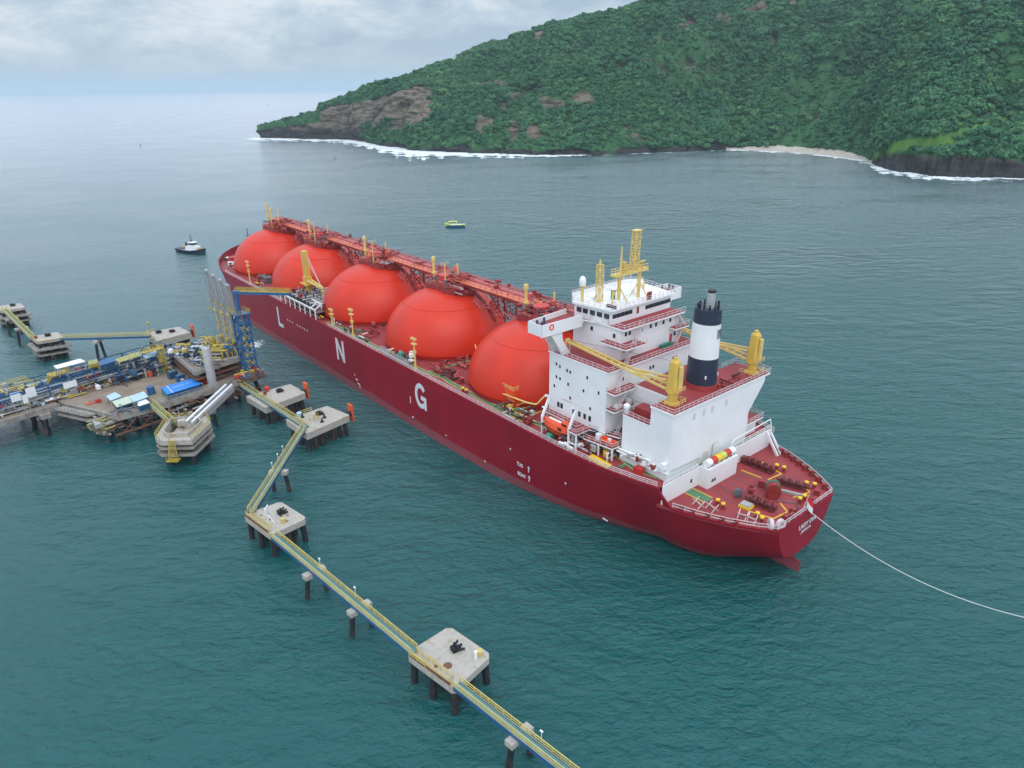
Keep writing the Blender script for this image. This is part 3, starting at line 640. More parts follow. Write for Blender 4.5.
# painted lines and mooring ropes on the aft deck
def line_on(pts,z,w=.28,nm='deck_line'):
    m_=MB()
    for a,b in zip(pts,pts[1:]): m_.beam((a[0],a[1],z),(b[0],b[1],z),w,.03)
    return m_.build(nm,M['bright_yellow'],aft_deck)
line_on([(-243.8,-4.6),(-249.8,-5.2),(-250.4,-9.8),(-243.8,-11.4)],12.775)
line_on([(-253.8,8.2),(-258.8,6.8),(-259.3,2.6),(-256.6,.8)],12.775)
line_on([(-257.2,-3),(-258.4,-7.5),(-255.4,-9.2)],12.775)
mb=MB()
for k in range(5): mb.beam((-243.9,7-k*2.6,12.79),(-257+k*1.2,8.5-k*3.2,12.79),.12,.06)
mb.tube([(-255.6,1.2,13),(-257.5,-.6,12.85),(-259,-1.5,12.85),(-260.4,.4,13.1)],.1,5); mb.build('mooring_line',M['steel_dark'],aft_deck)
mb=MB(); mb.box(-246.5,-241.5,9.6,12.1,12.77,12.79); mb.build('walkway',M['green_walk'],aft_deck)
line_on([(-246.5,9.5),(-241.5,9.5)],12.8,.2); line_on([(-246.5,12.2),(-241.5,12.2)],12.8,.2)
# stern rails
mb=MB()
for sgn in(1,-1): mb.rail([(x,sgn*(hby(x)-.35),12.85) for x in(-261.7,-259,-257,-254,-251,-248.5,-243.6)],1.1,1.8,.07)
mb.rail([(-261.7,y,12.85) for y in(9.9,0,-9.9)],1.1,1.8,.07); mb.build('stern_railing',M['rail_white'],ship)
# rudder and flag
mb=MB(); mb.prism([(-252.4,-.75),(-252.4,-.05),(-256,.15),(-262.4,-.30),(-262.4,-.50),(-256,-.95)],-2,[3.0,3.0,2.9,2.1,2.1,2.9]); mb.build('rudder',M['hull'],hull)
mb=MB(); mb.cyl((-261.2,.4,12.9),(-262.0,.4,16.6),.09,n=6)
staff=mb.build('flagstaff',M['rail_white'],ship)
def flag(z0,z1,mt):
    vs=[];fs=[];n=8
    for i in range(n+1):
        u=i/n; 
        for z in(z0,z1): vs.append((-261.9-.15*u+ (z-14)*-.0,.4+.9*u*0+.25*math.sin(u*5)*u,z-1.1*u-.15*u*u)); vs[-1]=(vs[-1][0]-1.1*u,vs[-1][1],vs[-1][2])
    for i in range(n): fs.append((2*i,2*i+2,2*i+3,2*i+1))
    m=MB().add(vs,fs); return m.build('flag_band',mt,staff,smooth=True)
flag(15.35,16.5,M['red_bright']); flag(14.2,15.34,M['white_clean'])
# name and markings
nm=text_mesh('LADY EVA','ship_name',M['letter'],1.3,.02,.03,1.12); nm.parent=hull
nm.rotation_euler=(R(90),0,R(-90)); nm.location=(-262.06,-1.0,10.3)
nm=text_mesh('JAKARTA','port_of_registry',M['letter'],.82,.02,.02,1.1); nm.parent=hull
nm.rotation_euler=(R(90),0,R(-90)); nm.location=(-262.06,-.8,9.05)
def side_text(s,x,z,size,name='hull_lettering',bold=.03,sx=1.0,y=None):
    o=text_mesh(s,name,M['letter'],size,.02,bold); o.parent=hull; o.rotation_euler=(R(90),0,R(180)); o.scale=(sx,1,1)
    o.location=(x,(23.52 if y is None else y),z); return o
# broad block letters L N G
def block(polys,x0,z0,sc):
    mb=MB()
    for P in polys:
        n=len(P); A=sum(P[i][0]*P[(i+1)%n][1]-P[(i+1)%n][0]*P[i][1] for i in range(n))
        vs=[(x0-p[0]*sc,23.51,z0+p[1]*sc) for p in P]+[(x0-p[0]*sc,23.56,z0+p[1]*sc) for p in P]
        mb.add(vs,[list(range(n)),list(range(n,2*n))]+[(i,(i+1)%n,n+(i+1)%n,n+i) for i in range(n)])
    return mb.build('hull_lettering',M['letter'],hull)
block([[(0,0),(4.6,0),(4.6,1.25),(1.3,1.25),(1.3,6.8),(0,6.8)]],-57.0,6.7,1.0)
block([[(0,0),(1.25,0),(1.25,6.9),(0,6.9)],[(1.26,6.9),(1.26,4.6),(4.54,0),(4.54,2.3)],[(4.55,0),(5.8,0),(5.8,6.9),(4.55,6.9)]],-107.5,7.0,1.0)
g=[]; NG=14
def arc(a0,a1,r0x,r0z,r1x,r1z,n):
    o=[]
    for i in range(n):
        t0=R(a0+(a1-a0)*i/n); t1=R(a0+(a1-a0)*(i+1)/n)
        o.append([(3+r0x*math.cos(t0),3.45+r0z*math.sin(t0)),(3+r1x*math.cos(t0),3.45+r1z*math.sin(t0)),(3+r1x*math.cos(t1),3.45+r1z*math.sin(t1)),(3+r0x*math.cos(t1),3.45+r0z*math.sin(t1))])
    return o
g=arc(38,315,1.75,2.2,3.0,3.45,20)+[[(3.1,2.45),(5.9,2.45),(5.9,3.6),(3.1,3.6)],[(4.75,.05),(5.9,.05),(5.9,2.44),(4.75,2.44)]]
block(g,-157.6,6.9,1.0)
side_text('TUG',-205.0,7.2,1.15); side_text('BOAT',-205.7,4.9,1.15)
block([[(0,0),(.25,0),(.25,1.3),(0,1.3)],[(-.35,.9),(.12,1.5),(.6,.9)]],-208.2,6.6,1.0); block([[(0,0),(.25,0),(.25,1.3),(0,1.3)],[(-.35,.9),(.12,1.5),(.6,.9)]],-208.4,4.4,1.0)
for x,z,wd,ht in((-119.2,4.8,.5,.4),(-119.9,3.6,1.4,.5),(-121,2.6,1.2,.4),(-122.2,1.6,.35,1.3),(-154.5,6.6,.35,1.9),(-155.0,2.6,.9,.35),(-201.2,9.6,.4,.4),(-221,8.9,.4,.4),(-190.4,2.6,.7,.25),(-172.5,3.2,.7,.25)): block([[(0,0),(wd,0),(wd,ht),(0,ht)]],x,z,1.0)
for k in range(9):
    if k!=3: block([[(0,0),(.6,0),(.6,.5),(0,.5)]],-66.5-k*2.2,10.6,1.0)
block([[(0,0),(1.5,0),(1.5,.28),(0,.28)]],-233,6.0,1.0)
# draught marks near the stern quarter
mb=MB()
for k in range(4): mb.box(-229.3-k*.02,-229.0,18.2+k*.55,18.5+k*.55,3+k*1.1,3.5+k*1.1)

# ------------------------------------------------------------------ tanks
TX=[0,-44.2,-91.3,-136.2,-181.3]; A_,B_,ZC=19.9,14.1,17.3
def vent_mast(p,h,r,parent,name='vent_mast'):
    mb=MB(); mb.cyl(p,(p[0],p[1],p[2]+h),r,r*.9,n=10); mb.cyl((p[0],p[1],p[2]+h-1.2),(p[0],p[1],p[2]+h-.2),r*1.45,n=10); mb.cyl((p[0],p[1],p[2]+h*.35),(p[0],p[1],p[2]+h*.35+.4),r*1.5,n=10); mb.cyl((p[0],p[1],p[2]),(p[0],p[1],p[2]+.5),r*1.9,n=10)
    return mb.build(name,M['pale_yellow'],parent,smooth=True)
def pipe_clutter(parent,name,c,L,Wd,h,n,mts,seed,r=(.12,.3)):
    rnd=random.Random(seed); mb=MB()
    for k in range(n):
        mb.mi=rnd.randrange(len(mts)); x=c[0]+rnd.uniform(-L,L); y=c[1]+rnd.uniform(-Wd,Wd); z=c[2]+rnd.uniform(0,h); q=rnd.random(); rr=rnd.uniform(*r)
        if q<.35: mb.cyl((x-rnd.uniform(.8,3),y,z),(x+rnd.uniform(.8,3),y,z),rr,n=7)
        elif q<.6: mb.cyl((x,y-rnd.uniform(.6,2),z),(x,y+rnd.uniform(.6,2),z),rr,n=7)
        elif q<.8: mb.cyl((x,y,c[2]),(x,y,z+.8),rr,n=7); mb.cyl((x,y,z+.6),(x,y,z+.8),rr*1.9,n=8)
        else: mb.cbox((x,y,z),(rnd.uniform(.4,1.6),rnd.uniform(.4,1.4),rnd.uniform(.4,1.3)))
    return mb.build(name,[M[k] for k in mts],parent)
WY=-3.2   # centre line of the flying passage
def dz(y,x=0,a=A_,b=B_): 
    return ZC+b*math.sqrt(max(0,1-(x*x+y*y)/(a*a)))
for k,tx in enumerate(TX):
    mb=MB(); prof=[(A_-.7,15.9-ZC),(A_-.7,-.45),(A_,-.3),(A_,0)]+[(A_*math.cos(R(a)),B_*math.sin(R(a))) for a in range(4,90,4)]+[(.3,B_)]
    mb.lathe(prof,(0,0,0),72,.976)
    t=mb.build('tank_dome',M['dome'],ship,smooth=True,loc=(tx,0,ZC),angle=60)
    # weld seams and base ring
    mb=MB()
    for a in(48,): mb.ring((0,0,B_*math.sin(R(a))),A_*math.cos(R(a))-.06,.12,72,.16,.976)
    mb.ring((0,0,-.05),A_-.02,.14,72,.22,.976); mb.build('seam',M['dome'],t,smooth=True)
    mb=MB(); mb.ring((0,0,-1.3),A_-.65,1.2,72,.12,.976); mb.build('base_flange',M['red_gear'],t)
    # hand rail round the skirt on the port side, and a small ladder pad
    z1=B_+.5
    cp=MB(); cp.prism([(-7.2,-7.4),(5.5,-7.4),(5.5,3.4),(-4.8,3.4),(-7.2,1.6)],z1-1.6,z1+.25); cp.prism([(-8.6,-5.6),(-6.62,-5.6),(-6.62,-.2),(-8.6,-.2)],z1-1.8,z1-.3)
    cpo=cp.build('crown_platform',M['red_gear'],ship,loc=(tx,0,ZC))
    mb=MB(); mb.rail([(-4.8,3.3,z1+.25),(5.4,3.3,z1+.25),(5.4,-7.3,z1+.25),(-7.1,-7.3,z1+.25),(-7.1,1.6,z1+.25),(-4.8,3.3,z1+.25)],1.1,1.6,.06); mb.build('railing',M['pink_pipe'],cpo)
    mb=MB(); mb.cyl((.2,-.6,z1+.2),(.2,-.6,z1+2.9),2.3,2.2,n=18); mb.cyl((3.4,-3.4,z1+.2),(3.4,-3.4,z1+2.0),1.0,n=14); mb.cyl((-2.6,-4.2,z1+.2),(-2.6,-4.2,z1+1.8),.9,n=14); mb.build('pump_tower_head',M['red_tank'],cpo,smooth=True)
    pipe_clutter(cpo,'pipework',(-.4,-1.6,z1+.3),6.2,4.4,2.6,80,['red_gear','pink_pipe','red_gear','steel_dark','orange_walk','pink_pipe'],40+k)
    pipe_clutter(cpo,'pipework',(-6.0,-1.2,z1-.7),3.0,2.6,1.6,26,['red_gear','pink_pipe','steel'],70+k)
    if k==0:
        for p,h,r in(((6.0,.2,z1+.2),8.6,.42),((2.4,-.3,z1+.2),7.0,.32),((-3.6,-1.0,z1+.2),7.0,.28)): vent_mast(p,h,r,cpo)
    else:
        vent_mast((5.0,.6,z1+.2),7.2,.46,cpo)
        vent_mast((-.6,-4.6,z1+.2),5.4,.22,cpo)
    if k<4: 
        q=(-4.3,2.6); zz=dz(q[1],q[0])-ZC
        mb=MB(); mb.cyl((q[0],q[1],zz-.2),(q[0],q[1],zz+8.4),.22,.16,n=8); mb.cyl((q[0],q[1],zz-.1),(q[0],q[1],zz+.5),.55,.4,n=10); mb.beam((q[0],q[1]-1.1,zz+7.9),(q[0],q[1]+1.1,zz+7.9),.12)
        lp=mb.build('flood_light_pole',M['pale_yellow'],ship,smooth=True,loc=(tx,0,ZC))
        for s in(-1,1): MB().cbox((q[0],q[1]+s*1.0,zz+7.95),(.5,.7,.5)).build('flood_light',M['steel'],lp)
    # conduit pipes running down the dome
    mb=MB()
    for s,yy in((1,-6.2),(1,-7.2)):
        pts=[]
        for i in range(12):
            x=-4-i*1.15; 
            if x*x+yy*yy<A_*A_*.995: pts.append((x,yy,dz(yy,x)-ZC+.2))
        mb.tube(pts,.16,6)
    mb.build('conduit',M['red_gear'],t)
# flying passage over the tank tops
mb=MB(); ZW=33.2; xa,xb=5,-196
for yy,wd in((WY-.2,2.7),): mb.box(xb,xa,yy-wd/2,yy+wd/2,ZW,ZW+.18)
cat=mb.build('flying_passage',M['orange_walk'],ship)
mb=MB()
for yy,r,z in((-5.0,.3,ZW+.1),(-5.7,.28,ZW+.4),(-6.4,.42,ZW+.3),(-7.3,.25,ZW+.4),(-7.9,.2,ZW+.8)): mb.cyl((xa,yy,z),(xb,yy,z),r,n=8)
mb.build('cargo_pipe',M['pink_pipe'],cat,smooth=True)
mb=MB()
for yy in(WY+.9,-8.2): mb.rail([(xa,yy,ZW+.1),(xb,yy,ZW+.1)],1.1,2.6,.06)
mb.build('railing',M['pink_pipe'],cat)
mb=MB()
for yy in(WY+.8,-5.4,-8.2): mb.box(xb,xa,yy-.18,yy+.18,ZW-.75,ZW-.02)
for i in range(58): mb.beam((xa-i*3.45,WY+.8,ZW-.35),(xa-i*3.45,-8.2,ZW-.35),.22,.35)
mb.build('girder',M['red_gear'],cat)
mids=[(TX[i]+TX[i+1])/2 for i in range(4)]
for i,xm in enumerate(mids+[-200.5]):
    mb=MB()
    for dx in(-3.2,3.2):
        for yy in(-8.0,): mb.beam((xm+dx*.6,yy,16),(xm+dx,yy,ZW-.7),.36)
        mb.beam((xm+dx*.3,-6.5,25.5),(xm+dx,WY+.6,ZW-.7),.3)
        for z0 in(27,30):
            mb.beam((xm+dx,WY+.6,z0),(xm+dx,-8.0,z0+2.6),.2); mb.beam((xm+dx,-8.0,z0),(xm+dx,WY+.6,z0+2.6),.2); mb.beam((xm+dx,WY+.6,z0),(xm+dx,-8,z0),.22)
    for z0 in(27,30):
        for yy in(WY+.6,-8.0): mb.beam((xm-3.2,yy,z0),(xm+3.2,yy,z0+2.6),.2); mb.beam((xm-3.2,yy,z0),(xm+3.2,yy,z0),.22)
    mb.build('support_tower',M['red_gear'],cat)
    mb=MB(); rnd=random.Random(i)
    for s in(-1,1):
        for j in range(4): # pipes dropping from the passage on to the tank shoulders
            yy=-2.2-j*1.5; x1=xm+s*rnd.uniform(2,5); mb.tube([(x1,yy,ZW-.6),(x1+s*.3,yy,ZW-3.5-j*.8),(xm+s*(7.5+j*.5),yy,ZW-5.2-j*.5),(xm+s*11,yy-.3,dz(yy,22.3-11)+.4)],.17,6)
    mb.build('drop_pipe',M['pink_pipe'],cat)
pipe_clutter(cat,'pipework',(-90,-5.6,ZW+.4),96,2.2,1.1,120,['red_gear','pink_pipe','steel_dark','red_gear'],5,(.1,.22))

pipe_clutter(fore_deck,'deck_fittings',(17,12.5,16.1),7,5,1.6,60,['white','white','red_gear','pink_pipe','dark_gear','white'],402,(.18,.4))
pipe_clutter(fore_deck,'deck_fittings',(26,3,16),9,10,1.3,46,['white','white','red_gear','pink_pipe','dark_gear'],401,(.15,.35))
# ------------------------------------------------------------------ main deck furniture, port side
mb=MB()
P=[(x,hby(x)-.35,deckz(x)+.05) for x in(-240,-236,-228,-215,-190,-160,-130,-98)]; mb.rail(P,1.15,2.0,.07,3)
P=[(x,hby(x)-.35,16.05) for x in(-58,-40,-20,0,5)]; mb.rail(P,1.15,2.0,.07,3)
P=[(x,-hby(x)+.35,16.05) for x in(-242,-228,-215,-100,5)]; mb.rail(P,1.15,3.0,.07,3); mb.build('deck_railing',M['rail_white'],main_deck)
mb=MB(); # green walkway with yellow edges along the port side
def strip(pts,w,z=15.97,t=.02):
    for a,b in zip(pts,pts[1:]): mb.beam((a[0],a[1],z),(b[0],b[1],z),w,t)
strip([(-28,20.6),(-58,20.9)],1.2); strip([(-96,20.9),(-158,20.9)],1.2); strip([(-158,20.9),(-166,19.2),(-170,19.9),(-200,20.4)],1.2,15.99); strip([(-159.5,20.4),(-159.5,6)],1.1,16.01)
mb.build('walkway',M['green_walk'],main_deck); mb=MB()
strip([(-203,19),(-228,15.6),(-236,17.6),(-241.2,16.2)],1.5,16.03); strip([(-232.5,16.8),(-232.5,19.4)],1.0,16.05); strip([(-236,17),(-238,13.4)],1.2,16.05)
mb.build('walkway',M['green_walk'],main_deck)
mb=MB()
for d in(-.7,.7):
    strip([(-96,20.9+d),(-158,20.9+d),(-166,19.2+d),(-170,19.9+d),(-200,20.4+d)],.16,16.04); strip([(-159.5+d*.9,20.2),(-159.5+d*.9,6)],.14,16.06); strip([(-203,19+d),(-228,15.6+d),(-236,17.6+d),(-240.5,16.2+d)],.16,16.07)
mb.build('deck_line',M['pale_yellow'],main_deck)
def deck_lamp(x,y,h=8.2,parent=main_deck):
    mb=MB(); mb.cyl((0,0,0),(0,0,h),.3,.24,n=8); mb.cyl((0,0,0),(0,0,.6),.5,n=8); mb.box(-.9,.9,-.6,.6,h-1.2,h-1.05); mb.beam((-.8,0,h),(.8,0,h),.2)
    for s in(-1,1): mb.cbox((s*.7,.1,h-.1),(.6,.8,.6))
    mb.cbox((0,0,h*.55),(.8,.8,.7))
    return mb.build('deck_light_post',M['pale_yellow'],parent,smooth=False,loc=(x,y,15.95))
l0=deck_lamp(-26.1,22.0); 
for x in(-117.2,-155.3): clone(l0,main_deck,(x,21.9,15.95))
l1=deck_lamp(-101.5,21.6,5.0)
# accommodation ladder, winch and small gear by the rail
mb=MB(); mb.beam((-136,22.5,16.9),(-152,22.5,16.6),.9,.25); mb.rail([(-136,22.1,17),(-152,22.1,16.7)],1.0,1.5,.06); mb.rail([(-136,22.9,17),(-152,22.9,16.7)],1.0,1.5,.06); mb.build('accommodation_ladder',M['steel'],main_deck)
mb=MB(); mb.cyl((-145.8,20.2,17),(-144.0,20.2,17),.95,n=14); mb.build('hose_reel',M['green_gear'],main_deck,smooth=True)
pipe_clutter(main_deck,'pipework',(-144,19.6,16),7,1.0,1.6,26,['white','red_gear','steel_dark','white'],11,(.1,.25))
pipe_clutter(main_deck,'pipework',(-166,17.5,16),7,1.6,1.0,36,['red_gear','dark_gear','pink_pipe'],12,(.1,.22))
pipe_clutter(main_deck,'pipework',(-22,13,16),6,5,1.4,22,['red_gear','steel_dark','white'],13)
pipe_clutter(main_deck,'pipework',(-112,20,16),12,1.2,1.3,22,['red_gear','dark_gear','white','green_walk'],14)
pipe_clutter(main_deck,'pipework',(-198,19,16),6,2.6,2.0,46,['white','red_gear','green_walk','yellow','dark_gear'],15,(.1,.22))
for i,xm in enumerate(mids): 
    pipe_clutter(main_deck,'pipework',(xm-3.1,12,16),5,7,1.2,22,['red_gear','red_gear','pink_pipe','dark_gear'],30+i)
for x,y,n in((-24,14.5,.9),):
    mb=MB(); mb.cbox((x,y,15.95),(9,3.2,1.5),.1); mb.cbox((x-5,y+1,15.95),(3,3,2.2),.1); mb.build('deck_house',M['steel_dark'],main_deck)
mb=MB(); mb.cbox((-192.6,16.2,15.95),(4.4,3.2,4.2)); o=mb.build('equipment_house',M['lifeboat'],ship,loc=(3.1,0,0)); mb=MB(); mb.rail([(-190.5,17.7,20.2),(-194.7,17.7,20.2),(-194.7,14.7,20.2)],.9,1.2,.06); mb.build('railing',M['pale_yellow'],o)
mb=MB(); mb.tube([(-172,14.2,16.2),(-172.6,13,19.5),(-171.6,11.8,22),(-169.8,11.0,24)],.16,6); mb.tube([(-186,18.6,18.6),(-189,18.2,18.7),(-199.5,17.3,18.9),(-203,17.2,19.5),(-205,16,22)],.2,6); mb.build('gas_pipe',M['pale_yellow'],main_deck,smooth=True)
# manifold: drip platform, pipe ends, white frames
mb=MB(); mb.box(-92,-62,10.5,22.6,18.2,18.4); mf=mb.build('manifold_platform',M['grating'],ship)
mb=MB()
for x in range(-92,-61,5):
    for y in(11,22.4): mb.beam((x,y,16),(x,y,18.2),.25)
mb.rail([(-62,22.5,18.4),(-62,10.6,18.4)],1.1,1.6,.06); mb.rail([(-92,10.6,18.4),(-92,22.5,18.4)],1.1,1.6,.06); mb.build('frame',M['red_gear'],mf)
mb=MB()
for k in range(9):
    x=-64.5-k*3.1; r=.42 if k!=4 else .3
    mb.mi=0; mb.cyl((x,4,19.3),(x,21.4,19.3),r,n=10)
    mb.mi=1
    for y in(21.4,18.5,15.4,12): mb.cyl((x,y,19.3),(x,y+.4,19.3),r*1.7,n=12)
    mb.mi=0; mb.cyl((x,17,19.3),(x,17,21),r*.5,n=8)
mb.build('manifold_pipe',[M['steel'],M['rubber']],mf,smooth=True)
pipe_clutter(mf,'pipework',(-77,15.5,18.5),14,5.5,1.6,90,['dark_gear','steel','red_gear','steel_dark'],21,(.1,.25))
mb=MB()
for k in range(8):
    x=-60.5-k*4.4; mb.beam((x,22.9,16),(x,22.9,19.2),.34); mb.beam((x,22.9,17.4),(x,21.4,16.2),.22)
    if k<7: mb.beam((x,22.9,19.2),(x-4.4,22.9,19.2),.34)
mb.beam((-91.3,22.9,19.2),(-91.3,20.4,20.8),.3); mb.beam((-88,22.9,19.2),(-88,20.4,20.8),.3); mb.beam((-91.3,20.4,20.8),(-84,20.4,20.8),.3); mb.beam((-91.3,20.4,20.8),(-91.3,20.4,18.4),.3)
mb.build('rail_frame',M['white_clean'],mf)
# hose crane amidships
hc=MB(); bx,by=-66.6,14.2; hc.cyl((bx,by,16),(bx,by,21.5),1.15,1.05,n=14); hc.cyl((bx,by,21.2),(bx,by,22),1.6,n=14); hc.prism([(bx-1.5,by-1.2),(bx+1.5,by-1.2),(bx+1.5,by+1.2),(bx-1.5,by+1.2)],22,24.6)
hc.prism([(bx-1.2,by-.9),(bx+1.2,by-.9),(bx+1.2,by+.9),(bx-1.2,by+.9)],24.6,33.2); hc.box(bx-2.6,bx+3.2,by-1.9,by+1.9,22,22.25)
hcr=hc.build('hose_crane',M['yellow'],ship); tip=Vector((-78.4,14.0,22.6))
mb=MB(); 
for s in(-.8,.8): mb.beam((bx-1.4,by+s,23.4),tip+Vector((0,s*.4,0)),.5,.65)
for f in(.2,.4,.6,.8): 
    a=Vector((bx-1.4,by,23.4)).lerp(tip,f); mb.beam(a+Vector((0,-.7,0)),a+Vector((0,.7,0)),.22)
mb.beam(tip,(tip.x-.3,tip.y,19.2),.5,.6); mb.build('jib',M['pale_yellow'],hcr)
mb=MB(); mb.beam((bx-1,by,33),tip,.14); mb.beam((bx-1,by+.4,31.5),tip,.1); mb.build('cable',M['rope'],hcr)

for o in kids(main_deck):
    nm_=o.name.split('.')[0]
    if nm_=='deck_railing': continue
    o.location.x+=3.1
for o in kids(hull):
    if o.name.startswith('hull_lettering'): o.location.x+=3.9
mf.location.x+=3.2; hcr.location.x+=2.6
mb=MB(); mb.beam((-240.5,16.2,16.03),(-240.5,-17,16.03),1.2,.02); mb.build('walkway',M['green_walk'],main_deck)

# ------------------------------------------------------------------ superstructure
X0_,X1_=-204.2,-222.4   # forward and aft walls of the lower deckhouse
XU,YU=-219.4,9.9        # aft wall and half breadth of the upper deckhouse
house=MB()
house.box(X1_,X0_,-13.4,17,19.9,32.6); house.box(X1_+.2,X0_,-13.0,13.6,15.96,19.89)
hs=house.build('deckhouse',M['white'],ship)
mb=MB(); mb.box(XU,X0_-.3,-YU,YU,32.61,39.15); up=mb.build('upper_deckhouse',M['white'],ship)
# deck plates with red tops
def plate(poly,z,parent,rail=None,t=.3,h=1.0,mt='deck'):
    MB().prism(poly,z-t,z-.03).build('platform_edge',M['white_clean'],parent)
    c=(sum(p[0] for p in poly)/len(poly),sum(p[1] for p in poly)/len(poly))
    P=[(c[0]+(p[0]-c[0])*.985,c[1]+(p[1]-c[1])*.985) for p in poly]
    o=MB().prism(P,z-.03,z+.02).build('deck_plate',M[mt],parent)
    if rail:
        mb=MB(); mb.rail([(poly[i][0],poly[i][1],z) for i in rail],h,1.5,.042); mb.build('railing',M['rail_white'],parent)
    return o
plate([(X1_-.4,17.1),(X0_+.3,17.1),(X0_+.3,-13.5),(X1_-.4,-13.5)],32.9,hs,[1,0,3])
plate([(-222.8,12.1),(-215.2,12.1),(-215.2,YU+.05),(XU-.05,YU+.05),(XU-.05,5.3),(-222.8,5.3)],36.4,up,[1,0,5])
plate([(XU-2.0,-6.4),(XU-.1,-6.4),(XU-.1,-11.4),(XU-2.0,-11.4)],36.6,up,[0,3,2])
# bridge deck with wings
BD=39.5
plate([(XU-1.2,10.4),(-212.6,10.4),(-208.8,11.4),(-208.8,23.6),(-204.6,23.6),(-203.4,11),(-203.4,-11),(-204.6,-23.6),(-208.8,-23.6),(-208.8,-11.4),(-212.6,-10.4),(XU-1.2,-10.4)],BD,up,[0,11])
mb=MB(); mb.rail([(XU-1.2,10.3,BD),(-212.6,10.3,BD),(-208.9,11.4,BD)],1.0,1.5,.042); mb.build('railing',M['rail_white'],up)
for s in(1,-1):
    mb=MB()
    mb.prism([(-208.95,s*11.4),(-208.95,s*23.7),(-208.75,s*23.7),(-208.75,s*11.4)],BD-1.5,BD+1.0); mb.prism([(-208.95,s*23.72),(-204.5,s*23.72),(-204.5,s*23.5),(-208.95,s*23.5)],BD-1.3,BD+1.0); mb.prism([(-204.7,s*23.7),(-203.2,s*11),(-203.0,s*11),(-204.4,s*23.7)],BD-.4,BD+1.0)
    mb.prism([(-208.7,s*10.6),(-208.7,s*23.4),(-204.7,s*23.4),(-203.5,s*10.6)],BD-1.0,BD-.31)
    wg=mb.build('bridge_wing',M['white'],up)
    mb=MB() # curved knee under the wing, down to the deck below
    pts=[(s*21.6,BD-1.1),(s*20.3,BD-1.9),(s*19.0,BD-3.6),(s*16.9,32.9)]; pts2=[(s*16.6,BD-1.1),(s*17.3,BD-2.0),(s*17.0,BD-3.4),(s*14.6,32.9)]
    for x0,x1 in((-208.6,-207.9),(-205.6,-204.9)):
        v=[(x0,y,z) for y,z in pts]+[(x0,y,z) for y,z in pts2[::-1]]; n=len(v); v2=[(x1,p[1],p[2]) for p in v]
        mb.add(v+v2,[list(range(n)),list(range(n,2*n))]+[(i,(i+1)%n,n+(i+1)%n,n+i) for i in range(n)])
    mb.build('wing_knee',M['white'],up)
    mb=MB()
    for q in((-206,s*22.4),(-207.4,s*22),(-205.6,s*20)): mb.cyl((q[0],q[1],BD),(q[0],q[1],BD+1.3),.28,n=8)
    mb.build('instrument_stand',M['boat_blue'],up)
lb=MB(); lb.ring((0,0,0),.42,.2,18,.16); lbo=lb.build('lifebuoy',M['lifeboat'],up,loc=(-209.05,20.8,BD+.2)); lbo.rotation_euler=(0,R(90),0)
# wheelhouse
RZ=42.35
WH=[(-216.3,10.1),(-216.3,-10.1),(-206,-11.2),(-203.6,-8.8),(-203.2,0),(-203.6,8.8),(-206,11.2)]
mb=MB(); mb.prism(WH,BD+.02,RZ); wh=mb.build('wheelhouse',M['white'],ship)
RF=[(-217,10.6),(-217,-10.6),(-206,-12),(-203.2,-9.4),(-202.8,0),(-203.2,9.4),(-206,12)]
mb=MB(); mb.prism(RF,RZ+.01,RZ+.4)
for i in range(2,6):
    a,b=RF[i],RF[i+1]; mb.prism([a,b,(b[0]-.3,b[1]*.985),(a[0]-.3,a[1]*.985)],RZ+.41,RZ+1.2)
mb.build('wheelhouse_roof',M['white_clean'],wh)
mb=MB(); mb.rail([(p[0],p[1],RZ+.4) for p in RF[6:]+RF[:3]],.9,1.4,.04); mb.rail([(p[0],p[1]*.99,RZ+1.15) for p in RF[2:]],.5,1.5,.045); mb.build('railing',M['rail_white'],wh)
def window(parent,c,wd,h,axis,name='window',d=.07):
    mb=MB()
    if axis=='y': mb.box(c[0]-wd/2,c[0]+wd/2,c[1]-d,c[1]+d,c[2]-h/2,c[2]+h/2)
    else: mb.box(c[0]-d,c[0]+d,c[1]-wd/2,c[1]+wd/2,c[2]-h/2,c[2]+h/2)
    return mb.build(name,M['glass'],parent)
def wins(parent,pts,wd,h,axis,d=.07,frame=True):
    w0=MB()
    if axis=='y': w0.box(-wd/2,wd/2,-d,d,-h/2,h/2)
    else: w0.box(-d,d,-wd/2,wd/2,-h/2,h/2)
    o=None
    for p in pts:
        if o is None: o=w0.build('window',M['glass'],parent,loc=p)
        else: clone(o,parent,p)
# bridge windows, aft and port
wins(wh,[(-216.33,y,41.15) for y in(9.0,7.7,6.4,5.1,3.8)]+[(-216.33,y,41.15) for y in(-1.8,-3.1,-4.4,-5.7,-7.0,-8.3,-9.4)],1.16,.8,'x')
wins(wh,[(x,10.1+(216.3+x)*.107+.02,41.2) for x in(-215.2,-213.2,-211.2,-209.2,-207.4)],1.4,.95,'y',.12)
wins(wh,[(x,-10.1-(216.3+x)*.107-.02,41.2) for x in(-215.2,-213.2,-211.2,-209.2,-207.4)],1.4,.95,'y',.12)
mb=MB(); mb.box(-216.9,-214.2,9.0,9.4,RZ+.45,RZ+1.0); mb.build('signal_box',M['glass'],wh)
mb=MB(); mb.box(-216.8,-216.5,-2.6,-1.2,RZ+.45,RZ+2.0); mb.build('fire_station',M['red_gear'],wh)
mb=MB(); mb.box(-211.4,-210.6,3.6,4.3,RZ+.45,RZ+2.3); mb.build('signal_locker',M['green_gear'],wh)
mb=MB(); mb.box(-216.37,-216.2,1.0,1.7,40.4,41.7); mb.build('door',M['red_gear'],wh)
